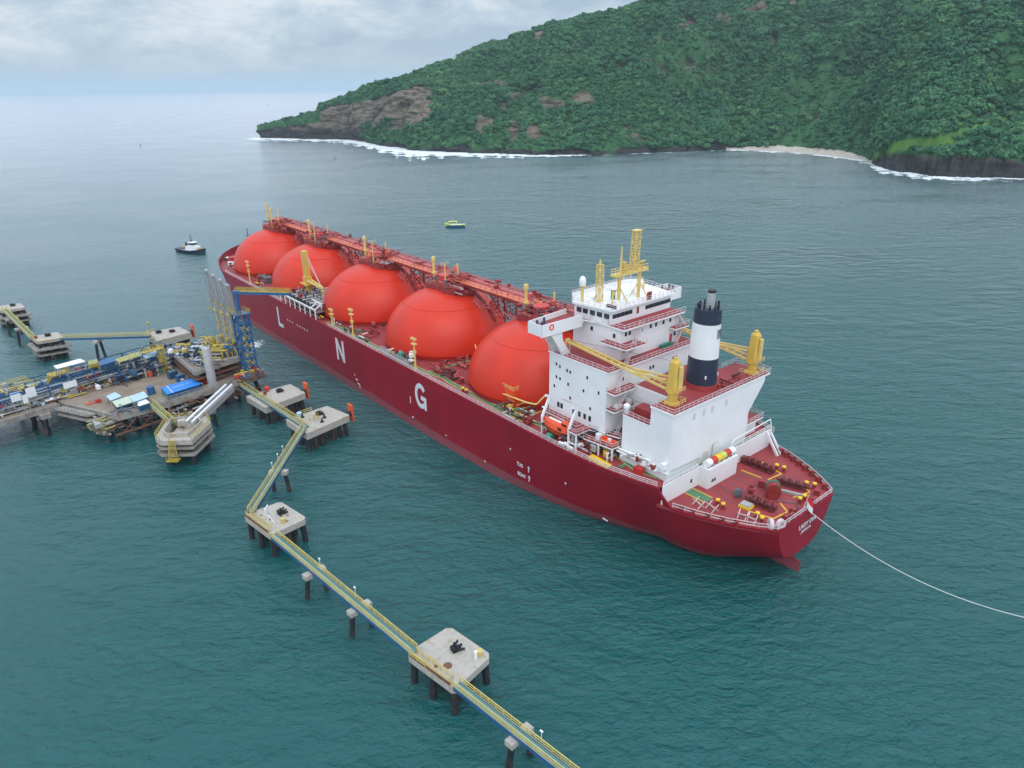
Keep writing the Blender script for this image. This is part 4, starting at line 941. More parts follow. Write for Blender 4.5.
# portholes
wins(up,[(XU-.02,y,38.1) for y in(8.4,7.2,3.2,.2,-1.6,-4.2,-6.6)]+[(XU-.02,y,34.8) for y in(8.6,-8.6)],.6,.8,'x')
wins(up,[(x,YU+.02,37.6) for x in(-210.5,-217.4)],.7,.8,'y')
wins(hs,[(X1_-.02,y,z) for y,z in((12,30.4),(2.0,30.6),(3.0,30.6),(-5,30.8),(-6,30.8),(11.6,27.2),(6,27.3),(-2,27.7),(10.5,23.8))],.5,.7,'x')
PT=[(-206.6,30.6),(-207.8,30.3),(-210.2,30.1),(-211.2,30.0),(-206.7,27.8),(-207.9,27.7),(-210.6,27.2),(-206.0,25.6),(-216.6,30.3),(-215.6,27.2),(-211.4,24.4),(-217.8,24.0),(-220.2,28.1)]
wins(hs,[(x,17.0,z) for x,z in PT],.45,.62,'y')
wins(hs,[(x,17.0,21.8) for x in(-207.5,-208.6,-212.6,-214.5,-216.2,-217.8)],.75,1.1,'y')
mb=MB(); mb.box(-211.8,-208.8,16.95,17.06,23.4,23.5); mb.build('pipe_mark',M['pink_pipe'],hs)
mb=MB(); 
for z in(24.0,28.0): mb.box(X1_,X0_,16.96,17.03,z,z+.05)
for x in(-210.2,-217.0): mb.box(x,x+.06,16.96,17.03,20,32.6)
mb.build('weld_seam',M['white_clean'],hs)
mb=MB(); mb.box(XU-.1,XU+.1,-7.6,-6.8,33.0,35.0); mb.build('door',M['red_tank'],up)
for y in(-3.2,-4.2,-5.2,-6.2): MB().cbox((XU-.9,y,32.95),(.8,.8,.7)).build('gear_crate',M['green_gear'],up)
# inclined stairs and small platforms on the aft side
def stair(a,b,w,parent,axis='y'):
    mb=MB(); a=Vector(a); b=Vector(b); n=12
    off=Vector((w/2,0,0)) if axis=='y' else Vector((0,w/2,0))
    for s in(-1,1):
        mb.beam(a+off*s,b+off*s,.08,.28); mb.beam(a+off*s+Vector((0,0,.9)),b+off*s+Vector((0,0,.9)),.06)
    for i in range(n+1):
        p=a.lerp(b,i/n); mb.beam(p-off,p+off,.2,.05)
    return mb.build('stair',M['rail_white'],parent)
for z,y0,y1 in((29.0,17.0,9.5),(25.4,17.0,9.0),):
    plate([(X1_-2.6,y0),(X1_-.02,y0),(X1_-.02,y1),(X1_-2.6,y1)],z,hs,[1,0,3])
stair((X1_-1.9,15.6,29.0),(X1_-.6,12.6,32.8),.7,hs); stair((X1_-1.9,15.8,25.4),(X1_-1.9,12.4,28.9),.7,hs); stair((X1_-1.9,15.2,20.2),(X1_-1.9,11.0,25.3),.7,hs); stair((XU-2.2,10.6,32.9),(XU-2.2,7.6,36.3),.7,up); stair((XU-1.8,7.9,36.5),(XU-1.0,4.2,39.4),.7,up); stair((XU-1.2,-7.6,32.9),(XU-1.2,-9.8,36.5),.7,up); stair((XU-1.2,-10.4,36.7),(XU-.8,-8,39.4),.7,up)
MB().cbox((X1_-1.4,14.6,25.44),(1.2,1.6,.7)).build('gear_crate',M['white_clean'],hs); MB().cbox((X1_-1.2,11,25.44),(.9,.9,.9)).build('gear_crate',M['white_clean'],hs)
# boat deck gallery on posts
plate([(-215.6,21.7),(-215.6,17.05),(X1_-.05,17.05),(X1_-.05,8),(-225.8,8),(-225.8,15.6),(-218.4,17.6),(-218.4,21.7)],19.9,hs,[0,7,6,5])
plate([(-204.5,18.6),(-204.5,17.05),(-215.5,17.05),(-215.5,18.6)],19.9,hs,[0,3])
plate([(-218.6,16.0),(-218.6,19.6),(-226.4,18.6),(-226.4,15.2)],18.6,hs,[1,2,3])
mb=MB()
for x,y,z in((-215.8,21.5,19.6),(-218.2,21.5,19.6),(-222.6,18.9,18.3),(-226.2,18.4,18.3),(-219.6,18.2,18.3)): mb.beam((x,y,15.96),(x,y,z),.32)
mb.beam((-215.8,21.5,17.4),(-218.2,21.5,17.4),.24); mb.build('post',M['white_clean'],hs)
mb=MB(); mb.cbox((-221.4,17.6,18.62),(1.1,1.1,1.3)); mb.build('gear_crate',M['white_clean'],hs)
# davits
for x in(-206.2,-215.2):
    mb=MB(); mb.beam((x,20.9,15.96),(x,20.9,19.6),.4); mb.beam((x,19.6,15.96),(x,19.6,19.4),.3); mb.beam((x,20.9,19.6),(x+.2,18.4,23.6),.42,.6); mb.beam((x+.2,18.4,23.6),(x,19.9,24.2),.36,.5)
    for z in(16.4,17.8): mb.beam((x,20.9,z),(x,19.6,z+1.3),.18)
    mb.build('boat_davit',M['white_clean'],hs)
mb=MB(); mb.tube([(-203.6,16.8,18),(-203.8,18,20.2),(-204.2,19,20.8),(-205,19,20.6)],.22,8); mb.build('ventilator',M['white_clean'],hs,smooth=True)
pipe_clutter(hs,'pipework',(-219,18,16.05),8,2.2,1.4,44,['white','white','red_gear','dark_gear','steel'],91,(.12,.3))
mb=MB()
for k,(x,y) in enumerate(((-213.6,22.3),(-214.6,21.6),(-216.4,22.3))): mb.cyl((x,y,16.6),(x-1.4,y-.3,16.6),.42,n=10)
mb.build('raft_canister',M['white_clean'],main_deck,smooth=True)
mb=MB(); mb.cyl((-209.4,22.0,16.7),(-210.8,21.9,16.7),.75,n=12); mb.build('hose_reel',M['green_gear'],main_deck,smooth=True)
mb=MB(); mb.prism([(-222.1,21.8),(-221.8,19.8),(-228.0,20.2),(-228.3,22.3)],16.0,16.3); mb.build('yellow_cover',M['bright_yellow'],main_deck)
mb=MB(); mb.cbox((-233.6,18.0,15.95),(1.9,1.5,1.2)); mb.build('deck_locker',M['red_tank'],main_deck)
mb=MB(); mb.cbox((-224,17.9,15.95),(.9,.9,1.3)); mb.build('bin',M['bright_yellow'],main_deck)

# ------------------------------------------------------------------ engine casing, funnel, cranes
CT=29.4
mb=MB(); mb.box(-239.8,-234.2,-11.0,16.2,15.96,CT); mb.box(-234.18,-226.8,-11.0,16.2,15.96,25.5); mb.box(-234.18,-224.4,-11.0,10.5,15.97,CT-.05)
mb.prism([(-239.8,-11.01),(-239.8,-16.0),(-234.4,-16.0),(-234.4,-11.01)],[22.4,CT-1.6,CT-1.6,22.4],CT) 
cas=mb.build('engine_casing',M['white'],ship)
plate([(-240.1,16.4),(-234.1,16.4),(-234.1,10.4),(-224.5,10.4),(-224.5,-11.2),(-231.4,-11.2),(-231.4,-17.0),(-236,-18.0),(-240.1,-17.4)],CT+.05,cas,[1,0,8,7,6,5],.4)
plate([(-234.2,16.3),(-226.7,16.3),(-226.7,10.6),(-234.2,10.6)],25.55,cas,[1,0])
mb=MB(); mb.box(-233.4,-228.2,11.4,14.2,25.6,27.0); mb.build('skylight',M['red_gear'],cas)
mb=MB(); mb.cyl((-227.2,15.6,25.6),(-227.2,15.6,26.8),.5,n=12); mb.lathe([(.75,0),(.7,.5),(.3,.8)],(-227.2,15.6,26.8),12); mb.build('ventilator',M['white_clean'],cas,smooth=True)
wins(cas,[(-234.15,y,27.4) for y in(11.9,13.2)],1.0,1.7,'x'); 
mb=MB(); mb.box(-224.39,X1_-.1,2,9.8,15.97,26.2); o=mb.build('link_house',M['white'],cas); plate([(-226.7,10.5),(X1_-2.6,10.5),(X1_-2.6,1.8),(-224.35,1.8),(-224.35,10.5)],26.3,cas,[0,1],.3)
mb=MB() # pipework and ledge along the foot of the port casing wall
mb.box(-239.85,-226.8,16.21,16.6,15.97,18.2); mb.build('casing_plinth',M['white'],cas)
pipe_clutter(cas,'pipework',(-233.6,16.9,17.4),5.6,.35,1.2,26,['white_clean','steel','red_gear','white_clean','white_clean'],93,(.1,.28))
mb=MB(); mb.tube([(-240,15.5,17.9),(-240,9,17.7),(-240,6,17.6)],.09,5); mb.build('wall_pipe',M['steel'],cas); mb=MB(); mb.tube([(-240.05,1.8,16.4),(-240.05,1.8,19.2),(-240.4,.6,19.6)],.1,5); mb.build('wall_pipe',M['steel'],cas); MB().box(-239.9,-239.81,3.2,4.6,16.4,18.4).build('door',M['louvre_grey'],cas)
# faint stained panels on the after wall
mb=MB()
for y,z in((9.3,27.2),(6.0,27.2),(3.2,27.1),(-1.8,27.2)): mb.box(-239.83,-239.8,y-.5,y+.5,z-.8,z+.5)
mb.build('vent_louvre',M['louvre_grey'],cas)
# break bulkhead down to the mooring deck with locker and its own railings
mb=MB(); mb.box(-241.3,-241.05,-19.4,19.4,12.6,16.7); mb.box(-243.7,-241.32,-2.6,7.6,12.76,16.8); bk=mb.build('break_bulkhead',M['white'],ship)
mb=MB(); mb.rail([(-241.15,19.2,16.7),(-241.15,8,16.7)],.7,1.6,.05); mb.rail([(-241.15,-2.8,16.7),(-241.15,-19.2,16.7)],.9,2.4,.06); mb.build('railing',M['white_clean'],bk)
for y in(6.4,7.2): window(bk,(-243.72,y-1.1,14.2),.45,.6,'x')
window(bk,(-241.32,10.2,14.6),.5,.7,'x','hatch')
mb=MB(); mb.tube([(-241.5,-3,12.9),(-241.5,-3,18.4),(-241.6,-4,19.0),(-241,-18.9,18.9),(-241.6,-19.2,16),(-245.2,-18.0,12.9)],.12,6); mb.beam((-241.4,-17.2,16.6),(-245.6,-16.0,12.8),.25,.7); mb.beam((-241.4,-18.4,16.6),(-245.6,-17.2,12.8),.1,.4); mb.build('awning_frame',M['white_clean'],bk)
mb=MB(); mb.rail([(-241.0,16.0,16.0),(-241.0,-17,16.0)],.1,2,.05); mb.build('deck_line',M['pale_yellow'],bk)
# starboard lower house behind the casing
mb=MB(); mb.box(-238.6,-227,-16.8,-11.05,15.97,19.2); mb.build('store_house',M['white'],ship)
plate([(-239.8,-11.1),(-227,-11.1),(-227,-17.6),(-239.8,-17.6)],19.5,cas,[0,3,2])

fun=MB(); FX,FY=-234.4,.5
for mi,z0,z1 in((3,CT+.06,CT+1.1),(0,CT+1.11,CT+6.3),(1,CT+6.31,CT+12.9),(2,CT+12.91,CT+15.6)):
    fun.mi=mi
    r=lambda z: 3.45-(z-CT)*.036
    fun.lathe([(r(z0)+(.18 if mi==3 else 0),z0),(r(z1)+(.18 if mi==3 else 0),z1)],(FX,FY,0),36,.9)
fo_=fun.build('funnel',[M['navy'],M['white'],M['navy'],M['funnel_red']],ship,smooth=True)
mb=MB(); mb.cyl((FX-.3,FY-.3,CT+15.5),(FX-.3,FY-.3,CT+18.5),.88,.82,n=18); mb.mi=1; mb.cyl((FX-.3,FY-.3,CT+18.5),(FX-.3,FY-.3,CT+18.9),.86,n=18); mb.build('exhaust_pipe',[M['steel'],M['soot']],fo_,smooth=True)
for k in range(11):
    a=k*.57; mb=MB(); mb.cyl((FX+2.1*math.cos(a),FY+1.9*math.sin(a),CT+15.5),(FX+2.1*math.cos(a),FY+1.9*math.sin(a),CT+16.2+.7*random.random()),.18+.1*random.random(),n=8); mb.build('exhaust_pipe',M['soot'],fo_)
mb=MB()
for k in range(5): 
    a=R(176+k*9)
    rr=3.04; mb.cbox((FX+rr*math.cos(a),FY+.9*rr*math.sin(a),CT+10.2),(.14,.22,1.8),a)
mb.build('louvre',M['steel_dark'],fo_)
mb=MB()
for a in(-2.0,-2.55,2.4): mb.cbox((FX+3.4*math.cos(a),FY+3.06*math.sin(a),CT+2.6),(.3,.3,.6),a)
mb.build('deck_light',M['white_clean'],fo_)
def deck_crane(p,tip,label):
    mb=MB(); mb.cyl((0,0,0),(0,0,2.5),1.05,1.0,n=18); mb.cyl((0,0,0),(0,0,.3),1.5,n=18); mb.cyl((0,0,2.2),(0,0,2.5),1.35,n=18)
    v=[]; 
    def oct(w,d,z,c=.35): return [(w/2-c,-d/2,z),(w/2,-d/2+c,z),(w/2,d/2-c,z),(w/2-c,d/2,z),(-w/2+c,d/2,z),(-w/2,d/2-c,z),(-w/2,-d/2+c,z),(-w/2+c,-d/2,z)]
    rings=[oct(2.6,2.4,2.5),oct(2.45,2.25,3.2),oct(1.9,1.8,8.0,.3),oct(1.2,1.2,8.5,.3)]
    vs=[q for r in rings for q in r]; fs=[(j*8+i,j*8+(i+1)%8,(j+1)*8+(i+1)%8,(j+1)*8+i) for j in range(3) for i in range(8)]+[list(range(8))[::-1],list(range(24,32))]
    mb.add(vs,fs); mb.cyl((0,0,8.4),(0,0,8.9),.45,n=10)
    d=Vector(tip)-Vector(p); rz=math.atan2(d.y,d.x)
    cr=mb.build('deck_crane',M['yellow'],ship,loc=p,rz=rz)
    L=math.hypot(d.x,d.y); hz=d.z
    mb=MB()
    for s in(-1.0,1.0):
        a=Vector((1.1,s,2.9)); b=Vector((L,s*.45,hz)); mb.beam(a,b,.28,.42); 
        a2=Vector((1.2,s*.9,4.6)); mb.beam(a2,a.lerp(b,.30)+Vector((0,0,.2)),.26,.34)
    a=Vector((1.1,0,2.9)); b=Vector((L,0,hz))
    for i in range(1,15):
        f=i/15; wd=1.0*(1-f)+.35*f; q=a.lerp(b,f); mb.beam(q+Vector((0,-wd,0)),q+Vector((0,wd,0)),.16)
    mb.cyl((L,-.5,hz),(L,.5,hz),.4,n=10); mb.build('jib',M['pale_yellow'],cr)
    mb=MB(); mb.beam((.6,.3,8.2),(L,.2,hz+.2),.05); mb.build('cable',M['steel_dark'],cr)
    mb=MB(); mb.cbox((-1.5,0,3.0),(.5,.9,4.4)); mb.rail([(-1.9,-1.4,2.6),(-1.9,1.4,2.6)],.9,1,.05); mb.build('ladder_cage',M['pale_yellow'],cr)
    mb=MB(); mb.box(1.12,1.2,-.6,.6,5.0,6.2); mb.build('cab_window',M['glass'],cr)
    mb=MB(); mb.rail([(1.9,1.9,.06),(-2.0,1.9,.06),(-2.0,-1.9,.06),(1.9,-1.9,.06)],.9,1.2,.05); mb.build('railing',M['pale_yellow'],cr)
    return cr
deck_crane((-236.2,12.2,CT+.06),(-208.2,15.3,35.7),'')
deck_crane((-237.4,-14.0,CT+.06),(-208.0,-13.0,35.6),'')
mb=MB(); mb.beam((-208.4,15.9,32.9),(-208.4,15.9,35.5),.2); mb.beam((-208.4,14.7,32.9),(-208.4,14.7,35.5),.2); mb.build('jib_rest',M['pale_yellow'],hs)
pipe_clutter(cas,'vent_gear',(-237.8,-6,CT+.1),1.6,5,.6,9,['red_gear','dark_gear','red_gear'],95)
# ------------------------------------------------------------------ masts on the wheelhouse roof
MZ=RZ+.42; mst=MB()
LG=[(-213.8,5.2),(-213.6,-1.6)]
for x,y in LG:
    mst.beam((x,y,MZ),(x,y,48.2),.6,.6); mst.beam((x-1.8,y-1.2,MZ),(x,y,46.2),.24); mst.beam((x+1.8,y+.8,MZ),(x,y,46.2),.24)
mst.prism([(-214.7,7.2),(-212.9,7.2),(-212.7,-3.6),(-214.5,-3.6)],48.2,48.7); 
mo=mst.build('radar_mast',M['bright_yellow'] if False else M['pale_yellow'],ship)
PZm=48.7; xm_=-213.7
mb=MB(); mb.lattice((xm_,.6,PZm),(xm_,.2,56.4),1.3,1.3,.15,7); mb.cbox((xm_,.2,56.4),(1.6,1.9,.2)); mb.cyl((xm_,4.8,PZm),(xm_,4.8,53.9),.3,.16,n=8); mb.lattice((xm_,3.8,PZm),(xm_,3.8,50.8),.7,.7,.12,2); mb.build('mast_lattice',M['pale_yellow'],mo)
mb=MB(); mb.rail([(-214.6,7.0,PZm),(-214.4,-3.4,PZm)],.9,1.2,.05); mb.rail([(-213,7.0,PZm),(-212.8,-3.4,PZm)],.9,1.2,.05); mb.build('railing',M['pale_yellow'],mo)
mb=MB(); mb.box(xm_-.2,xm_+.2,2.2,4.4,49.8,50.0); mb.cyl((xm_,3.2,PZm),(xm_,3.2,49.8),.25,n=8); mb.build('radar_scanner',M['yellow'],mo)
mb=MB(); mb.box(xm_-.2,xm_+.2,-3.2,-1.2,50.0,50.2); mb.cyl((xm_,-2.2,PZm),(xm_,-2.2,50.0),.22,n=8); mb.build('radar_scanner',M['yellow'],mo)
mb=MB(); mb.cyl((-207.6,10.4,MZ),(-207.6,10.4,46.0),.36,n=10); mb.mi=1; mb.lathe([(.7,0),(.8,.7),(.75,1.2),(.45,1.7),(.12,1.85)],(-207.6,10.4,46.1),16); mb.mi=0; mb.cyl((-207.6,10.4,45.9),(-207.6,10.4,46.1),.75,n=12); mb.build('satellite_dome',[M['pale_yellow'],M['white_clean']],ship,smooth=True)
mb=MB(); mb.lattice((-210.2,7.6,MZ),(-210.0,7.5,50.2),1.1,1.1,.12,7); mb.cyl((-210,7.5,50.2),(-210,7.5,51.2),.35,.15,n=8); mb.build('aerial_mast',M['pale_yellow'],ship)
MB().cyl((-214.6,8.0,MZ),(-214.6,8.0,46.0),.18,n=8).build('post',M['pale_yellow'],wh); MB().cyl((-210,-7.6,MZ),(-210,-7.6,44.4),.26,n=8).build('post',M['pale_yellow'],wh)
rr=random.Random(3)
for k in range(12): MB().cbox((rr.uniform(-215,-205),rr.uniform(-9,9),MZ),(rr.uniform(.3,1.0),rr.uniform(.3,1.0),rr.uniform(.3,.9))).build('roof_gear',M['white_clean'],wh)
for k in range(8): 
    x,y=rr.uniform(-216,-204),rr.uniform(-10,10); MB().cyl((x,y,MZ),(x,y,44.5+rr.random()*2.5),.06,n=5).build('whip_aerial',M['white_clean'],wh)

# ------------------------------------------------------------------ things carried by the ship
def at_ship(o): o.matrix_world=ship.matrix_world@o.matrix_world
SM=Matrix.Translation((-104.82,313.41,0))@Matrix.Rotation(2.2589,4,'Z')@Matrix.Diagonal((.976,1,1.111,1))
lbt=empty('lifeboat',SM@Vector((-210.8,20.0,17.0)),2.2589,'enclosed bright orange lifeboat hanging in white davits beside the white deckhouse','boat')
def boat_hull(L,Wd,H,n=12,top=.35):
    vs=[];fs=[];m=8
    for i in range(n+1):
        u=i/n*2-1; fx=(1-abs(u)**2.6)**.55 if abs(u)<1 else 0; w_=Wd/2*max(fx,.05); k=H*.45*abs(u)**3
        prof=[(0,k),(.7,k+.12*H),(1,.45*H),(1.02,.5*H),(.95,.62*H),(.75,.9*H),(.35,H*(1-.08*abs(u))),(0,H*(1-.06*abs(u)))]
        for a,z in prof: vs.append((u*L/2,a*w_,z))
        for a,z in prof: vs.append((u*L/2,-a*w_,z))
    for i in range(n):
        for s in(0,8):
            for j in range(7): fs.append((i*16+s+j,(i+1)*16+s+j,(i+1)*16+s+j+1,i*16+s+j+1))
    return MB().add(vs,fs)
b=boat_hull(9.0,3.3,3.1).build('hull',M['lifeboat'],lbt,smooth=True)
mb=MB(); mb.ring((0,0,0),0,0) if False else None
mb.box(-4.2,4.2,-1.72,1.72,1.42,1.58); mb.build('rubbing_strake',M['rubber'],lbt)
mb=MB(); mb.cbox((-2.6,0,2.95),(1.8,1.6,.75)); mb.build('cockpit',M['lifeboat'],lbt)
mb=MB(); mb.box(-2.4,-1.3,1.42,1.56,2.0,2.55); mb.build('hatch',M['rubber'],lbt); mb=MB(); mb.box(-3.4,-2.0,.81,.83,3.1,3.55); mb.build('window',M['glass'],lbt)
mb=MB(); mb.box(-1,3,-.3,.3,3.05,3.18); mb.build('roof_mark',M['white_clean'],lbt)
rb=empty('rescue_boat',SM@Vector((-223.8,17.2,18.64)),2.2589,'small open orange rescue boat lying on the red platform below the gallery','boat')
mb=MB()
for s in(-1,1): mb.tube([(-1.9,s*.75,.5),(.9,s*.75,.5),(1.6,s*.4,.6),(1.9,0,.65)],.32,10)
mb.build('float_tube',M['lifeboat'],rb,smooth=True); mb=MB(); mb.prism([(-1.9,-.7),(1,-.7),(1.7,0),(1,.7),(-1.9,.7)],.12,.4); mb.build('hull',M['lifeboat'],rb); mb=MB(); mb.cbox((-.4,0,.4),(.6,.6,.7)); mb.build('console',M['white_clean'],rb)
cols=[('white',M['white_clean'],'white end drum, aftmost by the locker at the port end of the drum row'),('rust red',M['red_tank'],'rust red drum between the white and the yellow drum'),('yellow',M['bright_yellow'],'yellow drum lying in the coloured drum row'),('green',M['lime'],'lime green drum lying in the coloured drum row'),('red',M['red_tank'],'rust red drum between the green and the far white drum'),('white',M['white_clean'],'white end drum at the starboard end of the drum row')]
lab=['white drum at the port end of the coloured drum row','rust red drum lying between the white and the yellow drums','yellow drum in the row of coloured drums on the locker','lime green drum in the row of coloured drums on the locker','rust red drum beside the lime green drum in the row','white drum at the starboard end of the coloured drum row']
for k in range(6):
    d=empty('storage_drum',SM@Vector((-242.4,6.4-k*1.62,16.82)),2.2589,lab[k],'drum','coloured drums on the stern locker')
    mb=MB(); mb.cyl((0,-.76,.8),(0,.76,.8),.8,n=20); mb.build('shell',cols[k][1],d,smooth=True); mb=MB(); 
    for y in(-.5,.5): mb.box(-.7,.7,y-.1,y+.1,0,.25)
    mb.build('cradle',M['steel_dark'],d)
# mooring hawser from the stern to a tug out of the picture
A0=SM@Vector((-262.2,.0,13.4)); B0=Vector((101.4,94.2,4.00)); mb=MB(); pts=[]
for i in range(41):
    f=i/40; p=A0.lerp(B0,f); p.z-=4*5.6*f*(1-f)*.95; pts.append(p-A0)
e_=(B0-A0); e_.z=0; e_.normalize(); pts.append(B0+e_*22+Vector((0,0,-5))-A0); mb.tube(pts,.075,6); rp_=mb.build('towing_hawser',M['rope'],None,smooth=True,loc=A0); tag(rp_,'long pale hawser stretching from the stern away over the water','rope')

# ------------------------------------------------------------------ jetty
def cen(P): return (sum(p[0] for p in P)/len(P),sum(p[1] for p in P)/len(P))
def rel(P,c): return [(p[0]-c[0],p[1]-c[1]) for p in P]
def chamfer(P,d):
    o=[]; n=len(P)
    for i in range(n):
        a,b,c=Vector(P[i-1][:2]),Vector(P[i][:2]),Vector(P[(i+1)%n][:2])
        u=b+(a-b).normalized()*d; v=b+(c-b).normalized()*d; o+=[(u.x,u.y),(v.x,v.y)]
    return o
def inset(P,f): 
    c=cen(P); return [(c[0]+(p[0]-c[0])*f,c[1]+(p[1]-c[1])*f) for p in P]
def bil(P,u,v):  # point in a quad
    a,b,c,d=[Vector(p[:2]) for p in P]; q=a.lerp(b,u).lerp(d.lerp(c,u),v); return (q.x,q.y)
PILE=None
def pile(parent,top,foot,r=.6,name='pile'):
    mb=MB(); mb.cyl(foot,top,r,r,n=12); return mb.build(name,M['pile'],parent,smooth=True)
def hooks(parent,c,z,rz=0,n=3):
    mb=MB(); mb.cbox((c[0],c[1],z),(1.6,1.2,.3),rz)
    for k in range(n):
        a=rz+(-.5+k*.5); dx,dy=math.cos(a),math.sin(a); s=(k-1)*.6
        x=c[0]-s*math.sin(rz); y=c[1]+s*math.cos(rz)
        mb.beam((x,y,z+.45),(x+dx*1.15,y+dy*1.15,z+.6),.24,.36); mb.cyl((x,y,z+.3),(x,y,z+1.05),.2,n=8); mb.cyl((x-.35*dx,y-.35*dy,z+.5),(x-.9*dx,y-.9*dy,z+.9),.3,n=8)
    return mb.build('mooring_hook',M['rubber'],parent)
def dolphin(P,z,th,label,piles,group,mt='concrete',lower=None,ch=.7,name='mooring_dolphin',stub=None,flare=.14):
    c=cen(P); d=empty(name,(c[0],c[1],0),0,label,'dolphin',group); Q=rel(P,c)
    MB().prism(chamfer(Q,ch),z-th,z).build('slab',M[mt],d)
    if lower:
        for i,(f,z0,z1) in enumerate(lower): MB().prism(chamfer(inset(Q,f),.5),z0,z1).build('fender_slab',M['concrete_old'],d)
    for u,v in piles:
        x,y=bil(Q,u,v); pile(d,(x*.93,y*.93,z-th),(x*(.93+flare),y*(.93+flare),-3))
    return d,Q
def cabinet(parent,x,y,z,d=(.5,.5,1.2),mt='white_clean',nm='lamp_box'):
    return MB().cbox((x,y,z),d).build(nm,M[mt],parent)
def edge_rail(parent,pts,z,mt='rail_yellow'):
    mb=MB(); mb.rail([(p[0],p[1],z) for p in pts],1.15,1.5,.055); return mb.build('railing',M[mt],parent)
PL8=[(.06,.06),(.5,.04),(.94,.06),(.96,.5),(.94,.94),(.5,.96),(.06,.94),(.04,.5),(.3,.8),(.75,.75),(.7,.3),(.3,.3)]
G1='concrete mooring dolphins strung along the yellow railed walkways'
# nearest mooring dolphin: order left, far, right, near
P=[(-18.0,88.4,6.00),(-11.3,94.7,6.00),(-3.8,87.9,6.00),(-9.4,80.8,6.00)]
d1,Q=dolphin(P,6,1.3,'pale concrete mooring dolphin nearest the camera, with a black hook cluster on its bare top',PL8,G1,flare=.06); Q1_=Q
hooks(d1,(0.9,1.2),6,.6); edge_rail(d1,[bil(Q,0,.08),bil(Q,0,.42)],6.0); cabinet(d1,*bil(Q,.75,.85),6,(.45,.45,1.5)); cabinet(d1,*bil(Q,.86,.84),6,(.9,.9,.9),'rail_yellow','cabinet')
mb=MB()
for s in(.02,.10): mb.rail([(*bil(Q,.16,1-s),6.0),(*bil(Q,.10,.98-s*4),6.0)],1.0,1.2,.05)
mb=MB(); a=bil(Q,.05,.93); b=bil(Q,.9,.98); 
for p,r in(((.30,.62),.75),((.16,.5),.4)): q=bil(Q,*p); mb.cyl((q[0],q[1],6.0),(q[0],q[1],6.012),r*1.0,n=20)
mb.build('manhole_cover',M['rust'],d1)
P=[(-59.2,129.7,6.00),(-52.6,135.0,6.00),(-44.8,128.2,6.00),(-50.8,122.0,6.00)]
d2,Q2=dolphin(P,6,1.4,'concrete mooring dolphin with a white framed board, where two walkways meet at a corner',PL8,G1,flare=.06)
hooks(d2,(1.0,1.4),6,.7); mb=MB(); mb.beam((-1.0,-1.6,6),(-1.0,-1.6,9.6),.18); mb.box(-1.1,-.9,-2.6,-.6,8.2,9.6); mb.beam((.6,-2.4,6),(-1,-1.6,8),.12); mb.build('sign_board',M['white_clean'],d2)
mb=MB()
for u,v in((.3,.25),(.45,.3),(.5,.1),(.62,.55),(.75,.62),(.35,.5),(.6,.8)): q=bil(Q2,u,v); mb.cbox((q[0],q[1],6),(.5,.5,.02),.8)
mb.build('deck_socket',M['rust'],d2); edge_rail(d2,[bil(Q2,.02,.3),bil(Q2,.16,.06),bil(Q2,.34,.03)],6.0); cabinet(d2,*bil(Q2,.5,.8),6,(.9,.7,1.1),'rail_yellow','cabinet')
def fender(parent,c,rz,z=5.6,w=2.5,h=5.0):
    mb=MB(); mb.cbox((c[0],c[1],z-h*.72),(.5,w,h),rz); mb.build('fender_panel',M['fender'],parent)
    mb=MB(); dx,dy=math.cos(rz),math.sin(rz); mb.cyl((c[0]-dx*.3,c[1]-dy*.3,z-1.4),(c[0]-dx*1.8,c[1]-dy*1.8,z-1.4),.8,n=14); mb.build('fender_cone',M['rubber'],parent)
G2='concrete breasting dolphins with orange fenders facing the ship'
PLB=[(.05,.9),(.2,.93),(.35,.93),(.62,.93),(.78,.93),(.94,.9),(.06,.12),(.3,.08),(.94,.15),(.95,.55),(.6,.1),(.05,.5)]
UD=(.80,.60)
def breast(P,label,fp,rz,z=6,th=1.9):
    d,Q=dolphin(P,z,th,label,PLB,G2,ch=.25,name='breasting_dolphin',flare=.10)
    fender(d,(fp[0]-cen(P)[0],fp[1]-cen(P)[1]),rz,z-.2+.9); return d,Q
P=[(-64.0,177.5,6.00),(-54.4,186.4,6.00),(-46.4,180.0,6.00),(-55.6,168.5,6.00)]
bd1,Q=breast(P,'concrete breasting dolphin with yellow posts and hooks, nearer of the pair beside the platform',(-46.7,182.7,6.00),.75)
hooks(bd1,bil(Q,.62,.35),6,.7)
mb=MB()
for u,v in((.36,.5),(.42,.62),(.48,.5)): 
    q=bil(Q,u,v); mb.rail([(q[0]-.5,q[1]-.4,6),(q[0]+.5,q[1]+.4,6)],1.5,.8,.09)
mb.build('safety_rail',M['jetty_yellow'],bd1); mb=MB(); q=bil(Q,.28,.10); mb.cbox((q[0],q[1],6),(1.2,1.2,1.3),.6); mb.build('cabinet',M['light_blue'],bd1)
mb=MB()
for u,v in((.46,.78),(.60,.62),(.3,.2)): q=bil(Q,u,v); mb.cyl((q[0],q[1],6),(q[0],q[1],7.2),.25,n=8); mb.cbox((q[0],q[1],6),(1,.6,.3),.7)
mb.build('bollard',M['rubber'],bd1); edge_rail(bd1,[bil(Q,.3,.01),bil(Q,.62,.01)],6)
P=[(-81.0,194.2,6.00),(-70.0,203.2,6.00),(-63.3,196.2,6.00),(-72.3,185.5,6.00)]
bd2,Q=breast(P,'concrete breasting dolphin with a red float ball, standing against the loading platform corner',(-64.0,199.1,6.00),.75)
hooks(bd2,bil(Q,.62,.35),6,.7); mb=MB(); q=bil(Q,.45,.06); mb.lathe([(.1,0),(.7,.3),(.85,.85),(.7,1.4),(.1,1.7)],(q[0],q[1],6),14); mb.build('float_ball',M['red_tank'],bd2,smooth=True)
